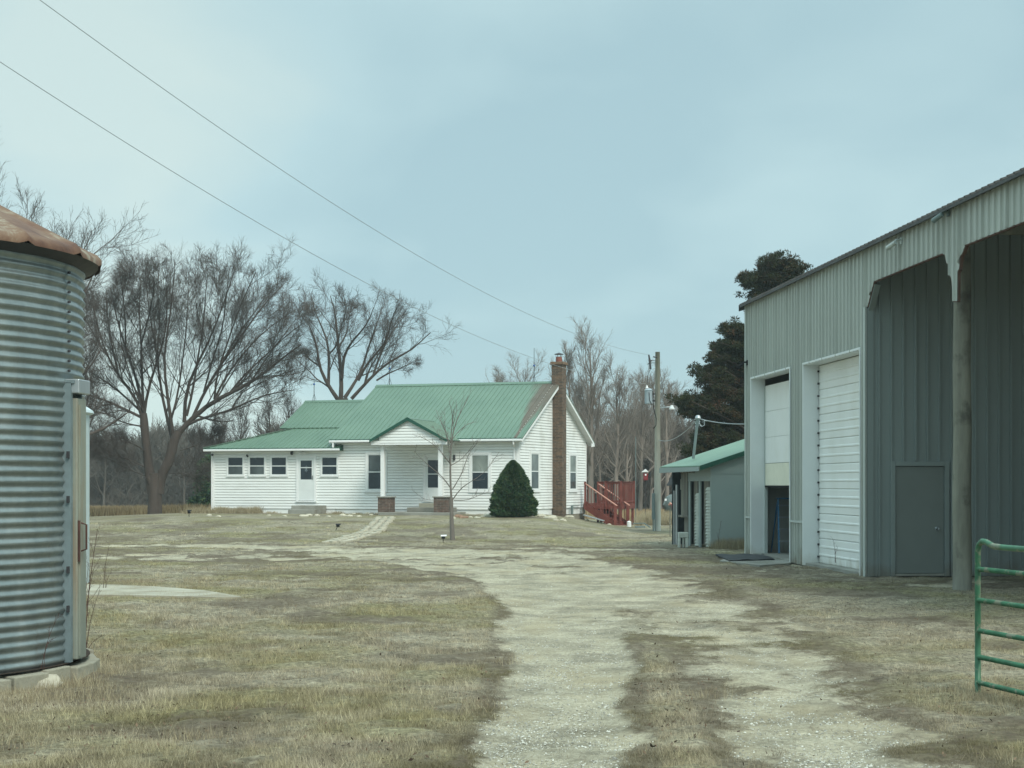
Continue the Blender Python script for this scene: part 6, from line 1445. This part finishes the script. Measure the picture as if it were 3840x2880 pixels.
# loose stones on the tracks
X, Y = in_frustum(210000, 8.6, 40., 1.9, g, .36); gr_ = gravel(X, Y); keep = g.random(len(X)) < sstep(.35,.8,gr_)*(.25+.75*clump_noise(X*1.5+2, Y*1.2)); X, Y = X[keep], Y[keep]; n = len(X)
sz = np.maximum(.0035, .003+.009*g.random(n)**3)*np.maximum(1, Y*.035); z = gz(X, Y)-.045*gravel(X, Y)+.002
oct_ = np.array([(1,0,0),(0,1,0),(-1,0,0),(0,-1,0),(0,0,.75),(0,0,-.5)]); of = np.array([(0,1,4),(1,2,4),(2,3,4),(3,0,4)])
an = g.uniform(0,2*PI,n); c_, s_2 = np.cos(an), np.sin(an); jit = g.uniform(.65,1.3,(n,6,1)); V = oct_[None]*jit; Vr = np.stack([V[...,0]*c_[:,None]-V[...,1]*s_2[:,None], V[...,0]*s_2[:,None]+V[...,1]*c_[:,None], V[...,2]], -1)*sz[:,None,None]+np.stack([X,Y,z],-1)[:,None]
Fq = (of[None]+(np.arange(n)*6)[:,None,None]).reshape(-1,3); tag(np_obj('gravel_stones', Vr.reshape(-1,3), Fq, MAT['stones'], attrs={'rnd': np.repeat(g.random(n), 6)}), 'loose pale gravel stones on the wheel tracks', 'gravel', kind='stuff')
# tall bare weeds at the bin
def weed(x, y, Y, hts, seed, label):
    g = np.random.default_rng(seed); b = px(x, y, Y); t = thing('weed_plant', (b[0],Y,0), label, 'plant'); lim = []
    for (dx, dy, r) in hts: tip = px(x+dx, y+dy, Y+g.normal()*.1); base = b+np.array((g.normal()*.03, g.normal()*.03, 0)); mid = (base+tip)/2+np.array((-.02*np.sign(dx),0,.02)); lim.append(resample([base,mid,tip],(r,r*.35),8))
    P = np.stack([l[0] for l in lim]); R = np.stack([l[1] for l in lim]);     P2, R2 = grow(P, R, 7, (.3,1.), .22, 32, .06, .08, 4, g, .0014, .5); P3, R3 = grow(P2, R2, 3, (.3,1.), .5, 35, .05, .1, 3, g, .0012, .7); v, f = join([tubes(P,R,5), tubes(P2,R2,3), tubes(P3,R3,3)]); np_obj('stem', v, f, MAT['rustdark'], t)
weed(312,2440,15.2,[(53,-455,.006),(20,-330,.005),(38,-300,.005),(62,-230,.004),(10,-250,.004),(80,-60,.003)],91,'tall red brown bare weed stems at the right foot of the grain bin')
weed(397,2210,25.,[(13,-170,.005),(-6,-90,.004),(22,-70,.003)],92,'single thin brown weed standing by the concrete path')
weed(160,2510,12.9,[(62,-210,.003),(30,-120,.002)],93,'thin dark weed stem in front of the grain bin wall')
weed(3130,2110,31.,[(-8,-90,.005),(10,-60,.004)],94,'thin bare weed against the strip between the overhead doors')
weed(2695,2048,41.3,[(10,-95,.006),(-6,-50,.004)],95,'thin bare weed against the grey shed wall')

# ------------------------------------------------------------------ haze volume added for greyed distance and a windshield veil
hzm = bpy.data.materials.new('haze'); hzm.use_nodes = True; ht = hzm.node_tree
for n in list(ht.nodes): ht.nodes.remove(n)
pv_ = ht.nodes.new('ShaderNodeVolumePrincipled'); ho = ht.nodes.new('ShaderNodeOutputMaterial'); ht.links.new(pv_.outputs[0], ho.inputs['Volume'])
pv_.inputs['Density'].default_value = HAZE; pv_.inputs['Color'].default_value = (.80,.90,.92,1); pv_.inputs['Anisotropy'].default_value = .2
m = MB(); m.box(-420,420,-125,720,-2.6,19.); tag(m.build('haze', hzm), kind='stuff')
